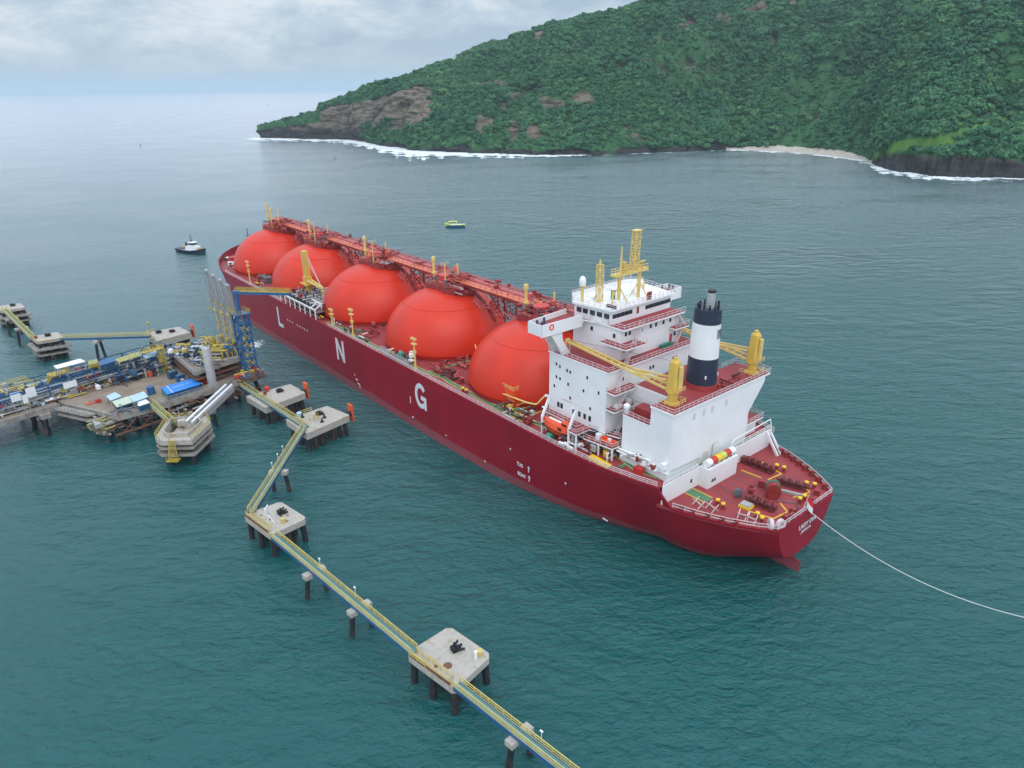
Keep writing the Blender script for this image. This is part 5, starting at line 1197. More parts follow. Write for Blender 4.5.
mb=MB(); q=bil(Q,.3,.3); mb.cbox((q[0],q[1],6),(.7,.7,1.2)); q=bil(Q,.36,.2); mb.cbox((q[0],q[1],6),(.5,.5,.9)); mb.build('cabinet',M['red_gear'],bd2)
P=[(-140.4,254.1,6.50),(-130.4,261.2,6.50),(-122.7,254.3,6.50),(-131.2,244.4,6.50)]
bd3,Q=breast(P,'concrete breasting dolphin on the far side of the platform, its orange fender seen edge on',(-123.2,256.9,6.50),.75,6.5,2.4)
hooks(bd3,bil(Q,.62,.5),6.5,.7); hooks(bd3,bil(Q,.3,.3),6.5,.7); mb=MB(); q=bil(Q,.12,.15); mb.cyl((q[0],q[1],6.5),(q[0],q[1],10.4),.12,n=6); mb.lathe([(.1,-.6),(.55,-.3),(.6,.3),(.1,.6)],(q[0],q[1],10.6),10); mb.build('beacon_post',M['jetty_yellow'],bd3); edge_rail(bd3,[bil(Q,0,.9),bil(Q,.02,.1),bil(Q,.3,0)],6.5)
P=[(-178.9,246.4,8.00),(-172.4,252.1,8.00),(-165.5,245.3,8.00),(-172.9,240.5,8.00)]
d3,Q=dolphin(P,8,1.0,'stepped grey mooring dolphin beyond the trestle with a yellow edge on its bare top',PL8,G1,lower=((1.32,4.6,5.3),(1.18,2.4,3.0)),flare=.06)
hooks(d3,bil(Q,.55,.4),8,.7); MB().beam((*bil(Q,.02,.99),8.06),(*bil(Q,.98,.99),8.06),.5,.12).build('kerb',M['rail_yellow'],d3); cabinet(d3,*bil(Q,.1,.4),8,(1.0,.9,.8),'red_gear','cabinet'); edge_rail(d3,[bil(Q,0,.9),bil(Q,0,.1)],8)
P=[(-219.5,287.0,8.00),(-212.1,291.9,8.00),(-205.5,285.4,8.00),(-212.3,279.9,8.00)]
d4,Q=dolphin(P,8,1.0,'stepped grey mooring dolphin farthest out, at the end of the far walkway',PL8,G1,lower=((1.32,4.6,5.3),(1.18,2.4,3.0)),flare=.06)
hooks(d4,bil(Q,.62,.4),8,.7)

for dd_,QQ in((d1,Q1_),(d2,Q2)):
    a=Vector((*bil(QQ,.06,.1),0)); 
    p0=bil(QQ,.03,.06); p1=bil(QQ,.03,.9); q0=bil(QQ,.15,.1); q1=bil(QQ,.15,.86)
    mb=MB(); mb.tube([(*p0,6.3),(*p1,6.3)],.16,8); mb.beam((*p0,6.02),(*p1,6.02),.5,.06); mb.build('edge_pipe',M['rust'],dd_)
    mb=MB(); mb.rail([(*q0,6),(*q1,6)],1.1,1.4,.05); mb.rail([(*p0,6),(*p1,6)],1.1,1.4,.05); mb.build('railing',M['rail_yellow'],dd_)
# walkways: deck, girders and rails
G3='steel walkways linking the dolphins'
def walkway(a,b,z,label,w=1.15,girder='blue',dk='teal',rail='rail_yellow',rc=1.15,over=.0):
    a=Vector((a[0],a[1],z)); b=Vector((b[0],b[1],z)); m=(a+b)/2; d=(b-a); L=d.length; rz=math.atan2(d.y,d.x)
    o=empty('walkway_bridge',(m.x,m.y,z),rz,label,'walkway',G3); h=L/2
    MB().box(-h,h,-w/2,w/2,-.12,.0).build('deck',M[dk],o)
    mb=MB()
    for s in(-1,1):
        mb.box(-h,h,s*(w/2+.09)-.09,s*(w/2+.09)+.09,-.75,.05)
    n=max(2,int(L/2.4))
    for i in range(n): 
        x=-h+L*i/n; mb.beam((x,-w/2,-.5),(x+L/n,w/2,-.5),.1)
    mb.build('girder',M[girder],o)
    for s in(-1,1):
        mb=MB(); y=s*(w/2+.12); mb.beam((-h,y,rc),(h,y,rc),.13,.14); mb.beam((-h,y,rc*.55),(h,y,rc*.55),.09,.09); mb.box(-h,h,y-.03,y+.03,0,.18); n=int(L/1.5)
        for i in range(n+1): mb.beam((-h+L*i/n,y,0),(-h+L*i/n,y,rc),.10)
        r=mb.build('railing',M[rail],o)
    return o
wk=[walkway((-57.1,170.9,6.40),(-57.6,130.2,6.40),6.4,'straight yellow railed walkway running from the nearer breasting dolphin to the corner dolphin'),
 walkway((-49.8,121.3,6.40),(-16.5,88.3,6.40),6.4,'long yellow railed walkway running from the corner dolphin to the nearest dolphin'),
 walkway((-9.1,81.5,6.40),(9.1,64.3,6.40),6.4,'yellow railed walkway leaving the nearest dolphin and running out of the photograph'),
 walkway((-56.6,171.8,6.40),(-89.1,206.1,6.40),6.4,'yellow railed walkway from the platform corner past one breasting dolphin to the next'),
 walkway((-166.2,244.4,8.10),(-134.2,246.1,8.10),8.1,'pale yellow walkway over blue girders from the stepped dolphin to the far breasting dolphin'),
 walkway((-212.8,282.7,8.10),(-176.8,244.8,8.10),8.1,'green decked walkway between the two stepped grey dolphins',dk='green_walk',girder='steel'),
 walkway((-105.9,185.7,8.20),(-92.6,171.5,8.20),8.2,'short green and yellow footbridge from the white roofed sheds to the caisson',dk='green_walk',girder='steel')]
# lamps along the walkways
MBL=MB(); MBL.cyl((0,0,0),(0,0,1.9),.05,n=5); MBL.cbox((0,0,1.9),(.5,.22,.18)); 
for o,ys in((wk[0],(-6,-2,2.4)),(wk[1],(-7,5)),(wk[2],(4,))):
    for k,x in enumerate(ys): MBL.build('lamp',M['white_clean'],o,loc=(x,1.0 if o is not wk[0] else -1.0,.2))
G4='concrete capped pile bents carrying the walkways'
def bent(c,z,label,rz=0.0,sp=3.1,foot=.8):
    o=empty('walkway_support',(c[0],c[1],0),rz,label,'pile bent',G4)
    for s in(-1,1):
        MB().cbox((0,s*sp/2,z-1.0),(1.5,1.4,.95)).build('pile_cap',M['concrete'],o); pile(o,(0,s*sp/2,z-1.0),(foot*s*.5,s*(sp/2+foot),-3),.5)
    MB().box(-.3,.3,-sp/2+.82,sp/2-.82,z-.95,z-.45).build('cross_beam',M['concrete'],o); return o
def dirrz(a,b): return math.atan2(b[1]-a[1],b[0]-a[0])
r1=dirrz((-57.1,170.9,6.40),(-57.6,130.2,6.40)); r2=dirrz((-49.3,121.9,6.40),(-16.6,88.8,6.40)); r5=dirrz((-166.2,244.4,8.10),(-134.2,246.1,8.10)); r6=dirrz((-212.8,282.7,8.10),(-176.8,244.8,8.10))
bent((-57.5,149.4,6.00),5.75,'two legged pile bent under the straight walkway down to the corner dolphin',r1)
bent((-38.8,110.6,6.00),5.75,'pile bent under the long walkway, next to the corner dolphin',r2)
bent((-28.0,100.3,6.00),5.75,'pile bent under the long walkway, next to the nearest dolphin',r2)
bent((0.5,73.0,6.00),5.75,'pile bent at the bottom of the photograph under the outgoing walkway',r2)
bent((-152.8,244.0,8.00),7.4,'pile bent in open water under the pale walkway beyond the trestle',r5)
bent((-203.7,273.0,8.00),7.2,'farther of the two pile bents under the green decked walkway',r6); bent((-191.4,260.3,8.00),7.2,'nearer of the two pile bents under the green decked walkway',r6)

# approach trestle and loading platform in the jetty frame (a along the trestle, n away from the camera)
PZ=8.0; JO=Vector((-140.9,173.0,0)); jrz=math.atan2(.787,.617)
def J(a,n): a*=1.07; n*=1.03; return (JO.x+.617*a-.787*n,JO.y+.787*a+.617*n)
tr=empty('approach_trestle',(JO.x,JO.y,0),jrz,'long concrete approach trestle carrying a sandy road beside the pipe racks','trestle'); tr.scale=(1.07,1.03,1)
MB().box(-60,14.2,0,19.5,PZ-1.1,PZ).build('deck_slab',M['concrete_old'],tr); MB().box(-60,14.1,.5,7.2,PZ+.004,PZ+.03).build('road',M['road'],tr)
mb=MB(); mb.box(-60,14.1,0,.4,PZ+.002,PZ+.45); mb.box(-60,14.1,7.3,7.7,PZ+.002,PZ+.3); mb.build('kerb',M['concrete_old'],tr)
for a in(-44,-16,10):
    MB().box(a-1.2,a+1.2,-1.2,20.4,PZ-2.5,PZ-1.11).build('pile_cap',M['concrete_old'],tr)
    for n_ in(.2,4,9,14,19): pile(tr,(a,n_,PZ-2.5),(a+(-1.2 if n_ in(.2,9,19) else 1.2),n_-.6,-3),.6)
pf=empty('loading_platform',(JO.x,JO.y,0),jrz,'wide concrete loading platform with sandy deck and sheds beside the ship','platform'); pf.scale=(1.07,1.03,1)
MB().prism([(14.3,21),(15.2,0),(18.4,-12.5),(20.2,-21),(28,-22.8),(61.5,-26.6),(63,-16),(60,21)],PZ-1.5,PZ+.003).build('deck_slab',M['concrete_old'],pf)
MB().prism([(14.6,6),(15.6,0),(19,-12.5),(21,-20.6),(56,-24),(56,6)],PZ+.007,PZ+.03).build('road',M['road'],pf)
mb=MB(); mb.prism([(28,-22.7),(61,-26.3),(61,-25.9),(28,-22.3)],PZ+.01,PZ+.5); mb.prism([(20.2,-20.9),(28,-22.7),(28,-22.3),(20.2,-20.5)],PZ+.01,PZ+.5); mb.build('kerb',M['concrete_old'],pf)
for a in(19.5,27,36,45,54,61):
    MB().box(a-.8,a+.8,(-21.6 if a>20 else -10),20,PZ-2.7,PZ-1.51).build('pile_cap',M['concrete_old'],pf)
    for n_ in(-19.5,-12,-4,5,16): pile(pf,(a,n_,PZ-2.7),(a+(1.4 if n_%8 else -1.0),n_-.9,-3),.6)
# understructure bracing and service gantry along the near edge
mb=MB()
for k in range(8):
    a=20+k*5; mb.beam((a,-22.6,PZ-1.6),(a+4,-21,2),.35); mb.beam((a+4,-22.6,PZ-1.6),(a,-21,2),.35)
mb.beam((18,-22.8,3.4),(60,-25,3.4),.5); mb.build('bracing',M['rust'],pf)
sg=MB(); sg.prism([(12.4,-.4),(14.6,-.4),(18.0,-13),(15.8,-13)],PZ-.9,PZ-.5); sg.rail([(12.5,-.5,PZ-.5),(15.9,-13,PZ-.5)],1.1,1.4,.05); sg.prism([(12.8,-1),(13.6,-1),(16.8,-13),(16,-13)],PZ-2.6,PZ-1.9); sg.prism([(15.8,-13.1),(18,-13.1),(19.6,-20),(17.6,-20)],PZ-2.2,PZ-1.7)
sg.build('service_gallery',M['concrete_old'],pf)
pipe_clutter(pf,'under_gear',(17.5,-17,PZ-4.6),2.6,4,3.4,60,['concrete_old','rust','steel','yellow_green'],201,(.15,.35)); pipe_clutter(pf,'under_gear',(42,-25,PZ-5),11,2.0,3.2,60,['rust','steel','concrete_old'],203,(.12,.3))
mb=MB(); mb.rail([(20.3,-20.8,PZ+.4),(28,-22.5,PZ+.4)],1.1,1.4,.06); mb.rail([(29,-22.6,PZ+.4),(61,-26.2,PZ+.4)],1.1,1.6,.05); mb.build('railing',M['steel'],pf)

# pipe rack along the trestle and platform
pr=empty('pipe_rack',(*J(0,-4.4),PZ),jrz,'long blue steel pipe rack crowded with pipelines along the far side of the trestle','pipe rack'); pr.scale=(1.07,1.03,1)
mb=MB()
for k in range(18):
    a=-52+k*6
    if a>50: break
    for n_ in(9,13.5,18.5): mb.beam((a,n_,0),(a,n_,5.2),.34)
    for z in(1.2,3.2,5.1): mb.beam((a,9,z),(a,18.5,z),.3,.34)
for n_ in(9,18.5):
    for z in(3.2,5.1): mb.beam((-52,n_,z),(50,n_,z),.24,.3)
mb.build('steel_frame',M['rack_blue'],pr)
specs=[(9.8,1.65,.28,'steel'),(10.6,1.6,.22,'steel'),(11.6,1.75,.4,'white_clean'),(12.6,1.6,.2,'steel_dark'),(14.2,1.7,.34,'steel'),(15.4,1.65,.26,'steel'),(16.6,1.75,.42,'steel'),(10.2,3.65,.3,'blue'),(11.3,3.6,.24,'steel'),(12.3,3.6,.2,'steel_dark'),(14.4,3.7,.36,'blue'),(15.7,3.6,.24,'boat_blue'),(17,3.7,.34,'steel')]
for n_,z,r,m_ in specs: MB().cyl((-58,n_,z),(48,n_,z),r,n=10).build('pipe',M[m_],pr,smooth=True)
MB().box(-52,12,8.2,8.9,1.9,2.05).build('cable_tray',M['steel'],pr); MB().box(-52,10,17.4,18.4,5.3,5.42).build('walkway',M['green_walk'],pr)
mb=MB(); mb.rail([(-52,18.6,5.3),(12,18.6,5.3)],1.1,1.6,.07); mb.rail([(-52,17.2,5.3),(12,17.2,5.3)],1.1,1.6,.06); mb.build('railing',M['rail_yellow'],pr)
MB().cyl((-58,19.3,6.7),(-4,19.3,6.7),.36,n=10).build('pipe',M['pink_pipe'],pr,smooth=True); pr_lamp=MB()
for a in(-40,-26,-16,-8): pr_lamp.cyl((a,19,5.3),(a,19,8.2),.06,n=5); pr_lamp.cbox((a,19,8.2),(.3,.9,.2))
pr_lamp.build('lamp',M['white_clean'],pr)
pipe_clutter(pr,'pipework',(20,13,.3),26,5,4.2,170,['steel_dark','steel','boat_blue','steel','red_gear','blue','jetty_yellow','steel_dark'],211,(.1,.3))
pipe_clutter(pr,'pipework',(-14,9.6,.2),16,1.4,2.0,40,['red_tank','steel','steel_dark','fender','steel'],212,(.12,.3))
pipe_clutter(pr,'pipework',(4,13.5,5.0),9,3.6,.9,50,['jetty_yellow','rail_yellow','steel','boat_blue','jetty_yellow'],213,(.1,.22))
pipe_clutter(pr,'pipework',(-26,14,3.9),14,4,1.0,40,['boat_blue','steel','red_gear','pink_pipe','yellow_green'],214,(.1,.25))

# sheds, shelters, cabinets and tanks standing on the jetty
def shed(pts,z0,z1,label,cat,roof,wall,name,group=None,th=.18,inset_=.94,open_=False,slope=0.0):
    c=cen(pts); Q=rel(pts,c); o=empty(name,(c[0],c[1],z0),0,label,cat,group); h=z1-z0
    zz=[h+slope,h+slope,h,h]
    MB().prism(Q,[z-th for z in zz],zz).build('roof',M[roof],o)
    I_=inset(Q,inset_)
    if open_:
        mb=MB()
        for p in I_: mb.beam((p[0],p[1],0),(p[0],p[1],h-th),.24)
        mb.build('post',M[wall],o)
    else:
        MB().prism(I_,0,[z-th-.003 for z in zz]).build('wall',M[wall],o)
    return o,Q
s,Q=shed([(-105.1,192.4,9.90),(-98.7,199.6,9.90),(-94.2,194.8,9.90),(-101.0,187.2,9.90)],PZ+.03,9.9,'long bright blue roofed container shed at the platform edge','shed','tarp_blue','boat_blue','container_shed')
mb=MB(); a,b,c,d=[Vector((*q,0)) for q in Q]; z=1.89
for f in(.17,): mb.beam((*a.lerp(b,f).xy,z),(*d.lerp(c,f).xy,z),.28,.04)
mb.beam((*a.lerp(b,.25).lerp(d.lerp(c,.25),.45).xy,z),(*a.lerp(b,.62).lerp(d.lerp(c,.62),.45).xy,z),.22,.04); mb.beam((*a.lerp(b,.66).lerp(d.lerp(c,.66),.45).xy,z),(*a.lerp(b,.86).lerp(d.lerp(c,.86),.45).xy,z),.16,.04); mb.build('roof_mark',M['light_blue'],s)
mb=MB(); mb.beam((*a.lerp(d,.0).xy,.85),(*a.lerp(d,1).xy,.85),.2,1.5); mb.build('end_panel',M['green_gear'],s)
s,Q=shed([(-114.6,182.5,10.00),(-111.6,186.0,10.00),(-108.3,181.9,10.00),(-111.2,178.5,10.00)],PZ+.03,10,'site office with a flat pale green roof near the trestle end','office','green_roof','boat_blue','site_office')
MB().prism(inset(Q,.96),.5,1.2).build('window',M['glass'],s)
shed([(-111.1,185.3,10.30),(-108.4,188.7,10.30),(-105.3,184.8,10.30),(-107.8,181.3,10.30)],PZ+.03,10.3,'site office with a pale grey flat roof behind the pale green roofed one','office','light_blue','boat_blue','site_office')
shed([(-108.2,182.5,9.80),(-106.4,185.0,9.80),(-103.6,181.8,9.80),(-105.5,179.5,9.80)],PZ+.03,9.8,'small white roofed cabin in front of the site offices','cabin','white_clean','boat_blue','site_cabin')
shed([(-118.6,186.7,9.80),(-117.5,189.6,9.80),(-114.0,186.6,9.80),(-115.6,183.5,9.80)],PZ+.03,9.8,'light blue roofed shelter by the bend of the platform','shelter','light_blue','steel','open_shelter',open_=True)
shed([(-137.3,195.1,14.20),(-132.7,201.0,14.20),(-129.7,198.7,14.20),(-134.9,192.8,14.20)],PZ+5.35,16.2,'long white flat roofed shelter standing over the pipe rack','shelter','white_clean','steel','rack_shelter',open_=True)
shed([(-116.1,206.3,15.00),(-114.2,211.0,15.00),(-112.5,209.1,15.00),(-114.3,204.1,15.00)],PZ+5.3,15,'light blue canopy beside the yellow stair tower','canopy','light_blue','steel','canopy',open_=True)
shed([(-124.1,204.6,14.60),(-119.9,211.1,14.60),(-117.2,207.7,14.60),(-121.4,201.5,14.60)],PZ+5.3,14.6,'yellow green roof over the far half of the pipe rack','shelter','yellow_green','steel','rack_shelter',open_=True)
shed([(-128.7,203.5,14.40),(-126.1,207.3,14.40),(-123.5,203.3,14.40),(-126.1,199.5,14.40)],PZ+5.3,14.4,'dark blue machinery cabin on the pipe rack','cabin','blue','boat_blue','machinery_cabin')
shed([(-132.1,203.4,14.40),(-130.3,205.4,14.40),(-128.0,202.1,14.40),(-129.9,199.9,14.40)],PZ+5.3,14.4,'yellow green roofed cabin next to the dark blue machinery cabin','cabin','yellow_green','jetty_yellow','machinery_cabin')
shed([(-131.1,201.0,11.20),(-128.3,203.9,11.20),(-127.0,202.4,11.20),(-129.8,199.3,11.20)],PZ+2.6,11.6,'narrow light blue canopy low on the pipe rack','canopy','light_blue','steel','canopy',open_=True)
def board(p,w_,h_,z0,label,top=None,post=True):
    o=empty('notice_board',(p[0],p[1],z0),jrz,label,'board','white boards along the pipe rack')
    mb=MB(); w_*=.82; h_*=.82; mb.box(-w_/2,w_/2,-.08,.08,1.2,1.2+h_); mb.build('panel',M['white'],o)
    mb=MB(); 
    for s in(-.4,.4): mb.beam((s*w_,.18,-2.3),(s*w_,.18,1.2+h_),.14)
    mb.build('post',M['steel'],o)
    if top: MB().box(-w_/2,w_/2,-.1,-.081,1.2+h_*.82,1.2+h_*.97).build('heading',M[top],o)
    return o
board((-139.5,179.7,10.40),3.0,3.2,10.4,'white notice board with a blue heading by the pipe rack','tarp_blue'); board((-137.1,182.7,10.40),3.0,3.4,10.4,'tall plain white notice board to the right of the blue headed one'); board((-136.0,178.3,10.40),1.5,3.0,10.4,'small white notice board standing low between two bigger ones'); board((-129.9,189.3,10.40),4.4,2.2,10.4,'wide white notice board below the long white shelter')
tk=empty('storage_tank',(*(-92.1,198.0,8.0)[:2],PZ),0,'tall grey vertical tank with a domed top beside the loading arms','tank')
mb=MB(); mb.lathe([(1.32,.5),(1.32,12.0),(1.1,12.5),(.5,12.8),(.1,12.85)],n=24); mb.build('shell',M['steel'],tk,smooth=True); mb=MB(); mb.lathe([(1.6,0),(1.6,.5)],n=20); mb.build('foot',M['concrete'],tk); mb=MB(); mb.cyl((.2,0,12.8),(.2,0,13.5),.2,n=8); mb.cyl((-.5,.3,12.7),(-.5,.3,13.3),.14,n=8); mb.build('valve',M['green_gear'],tk)
def vtank(p,r,h,label,mt,z=PZ+.03,name='vertical_vessel'):
    o=empty(name,(p[0],p[1],z),0,label,'vessel'); mb=MB(); mb.lathe([(r,.2),(r,h*.9),(r*.6,h*.98),(.05,h)],n=16); mb.build('shell',M[mt],o,smooth=True); MB().cyl((0,0,0),(0,0,.2),r*1.1,n=16).build('foot',M['steel_dark'],o); return o
vtank((-121.5,205.7,8.0),.5,4.4,'left of the two slim pale upright vessels before the pipe rack','steel'); vtank((-120.4,207.3,8.0),.5,4.6,'right of the two slim pale upright vessels before the pipe rack','steel'); vtank((-108.1,192.0,8.0),1.1,2.6,'squat blue tank standing alone on the sandy deck','blue',name='water_tank')
def htank(p,L,r,label,mt,z):
    o=empty('horizontal_vessel',(p[0],p[1],z),jrz,label,'vessel'); mb=MB(); mb.cyl((-L/2,0,r+.4),(L/2,0,r+.4),r,n=16); mb.build('shell',M[mt],o,smooth=True); mb=MB()
    for s in(-.3,.3): mb.box(s*L-.2,s*L+.2,-r,r,0,r*.9)
    mb.build('saddle',M['jetty_yellow'],o); return o
htank((-126.4,205.4,8.0),3.4,.75,'green horizontal cylinder between yellow frames on the pipe rack','green_tank',PZ+2.4)
def crate(p,d,label,mt,cat='container',nm='container',z=PZ+.03,r_=jrz):
    o=empty(nm,(p[0],p[1],z),r_,label,cat); MB().cbox((0,0,.12),d).build('body',M[mt],o)
    mb=MB(); mb.cbox((0,0,0),(d[0]*.9,d[1]*.9,.12)); mb.cbox((0,0,.12+d[2]),(d[0]*.7,d[1]*.7,.06)); mb.build('frame',M['steel_dark'],o); return o
crate((-114.9,206.3,8.0),(2.2,1.7,1.6),'orange box unit standing before the pipe rack','fender'); crate((-113.5,208.5,8.0),(2.4,1.8,1.6),'teal box unit beside the orange one','teal'); crate((-107.2,204.5,8.0),(2.6,2,2.2),'dark blue skid under the raised deck corner','boat_blue'); crate((-103.8,202.3,8.0),(2.2,1.8,1.8),'blue skid in front of the raised loading deck','blue'); crate((-122.4,185.9,8.0),(3.4,1.6,.5),'low sandy orange pallet by the bend of the road','orange_walk','pallet','pallet'); crate((-120.8,186.1,8.0),(1.2,1,1.0),'small red box at the end of the pallet','red_tank','box','box'); crate((-136.1,184.5,8.0),(.9,.9,.9),'small turquoise box alone on the road kerb','light_blue','box','box'); crate((-136.3,204.9,8.0),(2.4,1.5,1.4),'red and yellow pump skid under the long white shelter','red_tank','pump','pump_skid',PZ+2.4)
# low pipe run and machinery beside the road
mr=empty('pipe_manifold',(*J(12,4.0),PZ),jrz,'grey valve and pipe manifold between the road and the pipe rack','pipework')
for y,z in((-.4,.7),(.3,.9),(.9,.6)): MB().cyl((-13,y,z),(9,y,z),.22,n=8).build('pipe',M['steel'],mr,smooth=True)
pipe_clutter(mr,'pipework',(-2,.2,.2),12,.9,1.2,56,['steel','steel_dark','white_clean','boat_blue','rust','jetty_yellow'],231,(.12,.28))
m2=empty('valve_skid',(*J(38,2.5),PZ),jrz,'dark blue and grey valve skid under the raised loading deck','pipework'); pipe_clutter(m2,'pipework',(0,0,.1),9,4,3.0,90,['boat_blue','navy','steel_dark','steel','navy','rack_blue'],232,(.15,.35))
pipe_clutter(pf,'deck_fittings',(34,3.5,PZ+.05),15,2.0,1.6,70,['steel_dark','steel','boat_blue','navy','rust','red_gear','white_clean','jetty_yellow'],261,(.1,.25))
pipe_clutter(pf,'deck_fittings',(24,-19.5,PZ+.05),5,2.0,1.4,26,['steel_dark','steel','boat_blue','rust','red_tank'],262,(.1,.22))
pipe_clutter(pf,'deck_fittings',(47,-17,PZ+.05),6,4,1.6,44,['steel_dark','steel','boat_blue','rust','navy','red_gear'],263,(.1,.25))
pipe_clutter(pr,'pipework',(-22,9.4,.2),26,1.2,4.6,110,['steel_dark','steel','navy','red_tank','boat_blue','white_clean','rust'],264,(.1,.24))
# yellow pipe frames
def yframe(p,h,label,w_=1.6,z=PZ):
    o=empty('pipe_support',(p[0],p[1],z),jrz,label,'frame'); mb=MB()
    for s in(-1,1): mb.beam((s*w_/2,-.5,0),(s*w_/2,-.5,h),.26); mb.beam((s*w_/2,.5,0),(s*w_/2,.5,h),.26); mb.beam((s*w_/2,-.5,h*.9),(s*w_/2,.5,h*.5),.2)
    mb.beam((-w_/2,0,h),(w_/2,0,h),.4,.7); mb.beam((-w_/2,0,h*.5),(w_/2,0,h*.5),.3); mb.build('frame',M['jetty_yellow'],o); MB().cbox((0,0,h+.36),(w_*.8,1.2,.12)).build('cap_plate',M['jetty_yellow'],o); return o
yframe((-127.6,202.6,8.0),5,'yellow pipe frame to the left of the green cylinder'); yframe((-123.6,204.5,8.0),4.6,'yellow pipe frame to the right of the green cylinder')
# yellow stair tower by the raised deck
st=empty('stair_tower',(*(-112.0,209.6,8.0)[:2],PZ),jrz,'narrow yellow stair tower between the pipe rack and the raised deck','stairs'); mb=MB(); mb.lattice((0,0,0),(0,0,8.2),1.7,1.5,.16,6); mb.build('frame',M['jetty_yellow'],st); mb=MB()
for k in range(4): mb.beam((-.6,-.3,k*2.0),(.6,-.3,k*2+2.0),.7,.12)
mb.build('flight',M['rail_yellow'],st); mb=MB(); mb.cbox((-2.4,0,8.2),(6.4,2.4,.16)); mb.rail([(-5.6,-1.2,8.36),(.8,-1.2,8.36),(.8,1.2,8.36),(-5.6,1.2,8.36)],1.1,1.2,.08); mb.build('landing',M['jetty_yellow'],st)
ys=empty('yellow_stairs',(*(-139.3,186.3,8.0)[:2],PZ),jrz,'yellow stairs climbing from the road on to the pipe rack','stairs'); mb=MB(); 
for s in(0,1.1): mb.beam((0,s,0),(7,s+3.5,5.2),.16,.4); mb.beam((0,s,1.1),(7,s+3.5,6.3),.12)
for k in range(14): f=k/13; mb.beam((7*f,3.5*f,5.2*f),(7*f,3.5*f+1.1,5.2*f),.3,.06)
mb.build('flight',M['jetty_yellow'],ys); mb=MB(); mb.box(6.6,12,3.2,7,5.2,5.3); mb.rail([(7,3.2,5.3),(12,3.2,5.3),(12,7,5.3)],1.1,1.2,.08); mb.build('landing',M['jetty_yellow'],ys)

# raised loading deck with its grey ring pipes
A,B,C_=(-113.3,216.7,13.00),(-96.3,196.4,13.00),(-86.0,209.3,13.00); D_=(A[0]+C_[0]-B[0],A[1]+C_[1]-B[1]); P=[A,B,C_,D_]; c=cen(P); Q=rel(P,c)
ud=empty('loading_deck',(c[0],c[1],0),0,'raised concrete deck carrying the loading arms above the platform','deck')
MB().prism([Q[0],Q[1],Q[2],Q[3]],11.9,13).build('deck_slab',M['concrete_old'],ud); MB().prism(inset(Q,.96),13.003,13.03).build('surface',M['road'],ud)
mb=MB()
for u in(.08,.36,.64,.92):
    for v in(.1,.5,.9): p=bil(Q,u,v); mb=MB(); mb.cyl((p[0],p[1],PZ),(p[0],p[1],11.9),.55,n=10); mb.build('column',M['concrete_old'],ud)
MB().prism(inset(Q,1.02),10.2,10.6).build('lower_ledge',M['rust'],ud)
edge_rail(ud,[bil(Q,0,0),bil(Q,1,0)],13,'steel'); edge_rail(ud,[bil(Q,1,.02),bil(Q,1,.5)],13,'steel')
mb=MB() # white drip pipes
def loop(u0,v0,u1,v1,z): 
    pts=[bil(Q,u0,v0),bil(Q,u1,v0),bil(Q,u1+.05,(v0+v1)/2),bil(Q,u1,v1),bil(Q,u0,v1)]; mb.tube([(p[0],p[1],z) for p in pts],.2,8)
loop(.12,.24,.42,.12,13.6); loop(.55,.36,.86,.16,13.6); mb.build('ring_pipe',M['steel'],ud,smooth=True)
def udp(u,v): p=bil(Q,u,v); return (p[0],p[1],13.1)
pipe_clutter(ud,'pipework',udp(.35,.3),5,5.5,2.0,120,['white_clean','boat_blue','steel','navy','rack_blue','jetty_yellow','steel_dark'],241,(.12,.3)); pipe_clutter(ud,'pipework',udp(.7,.75),4.5,4,2.6,90,['jetty_yellow','jetty_yellow','steel','steel_dark','blue','jetty_yellow'],242,(.14,.34)); pipe_clutter(ud,'pipework',udp(.25,.85),3,3,1.8,40,['jetty_yellow','steel','yellow_green','steel'],243,(.12,.3)); pipe_clutter(ud,'pipework',udp(.85,.3),4,2.5,2.4,36,['steel','jetty_yellow','steel_dark','blue'],244,(.12,.3))
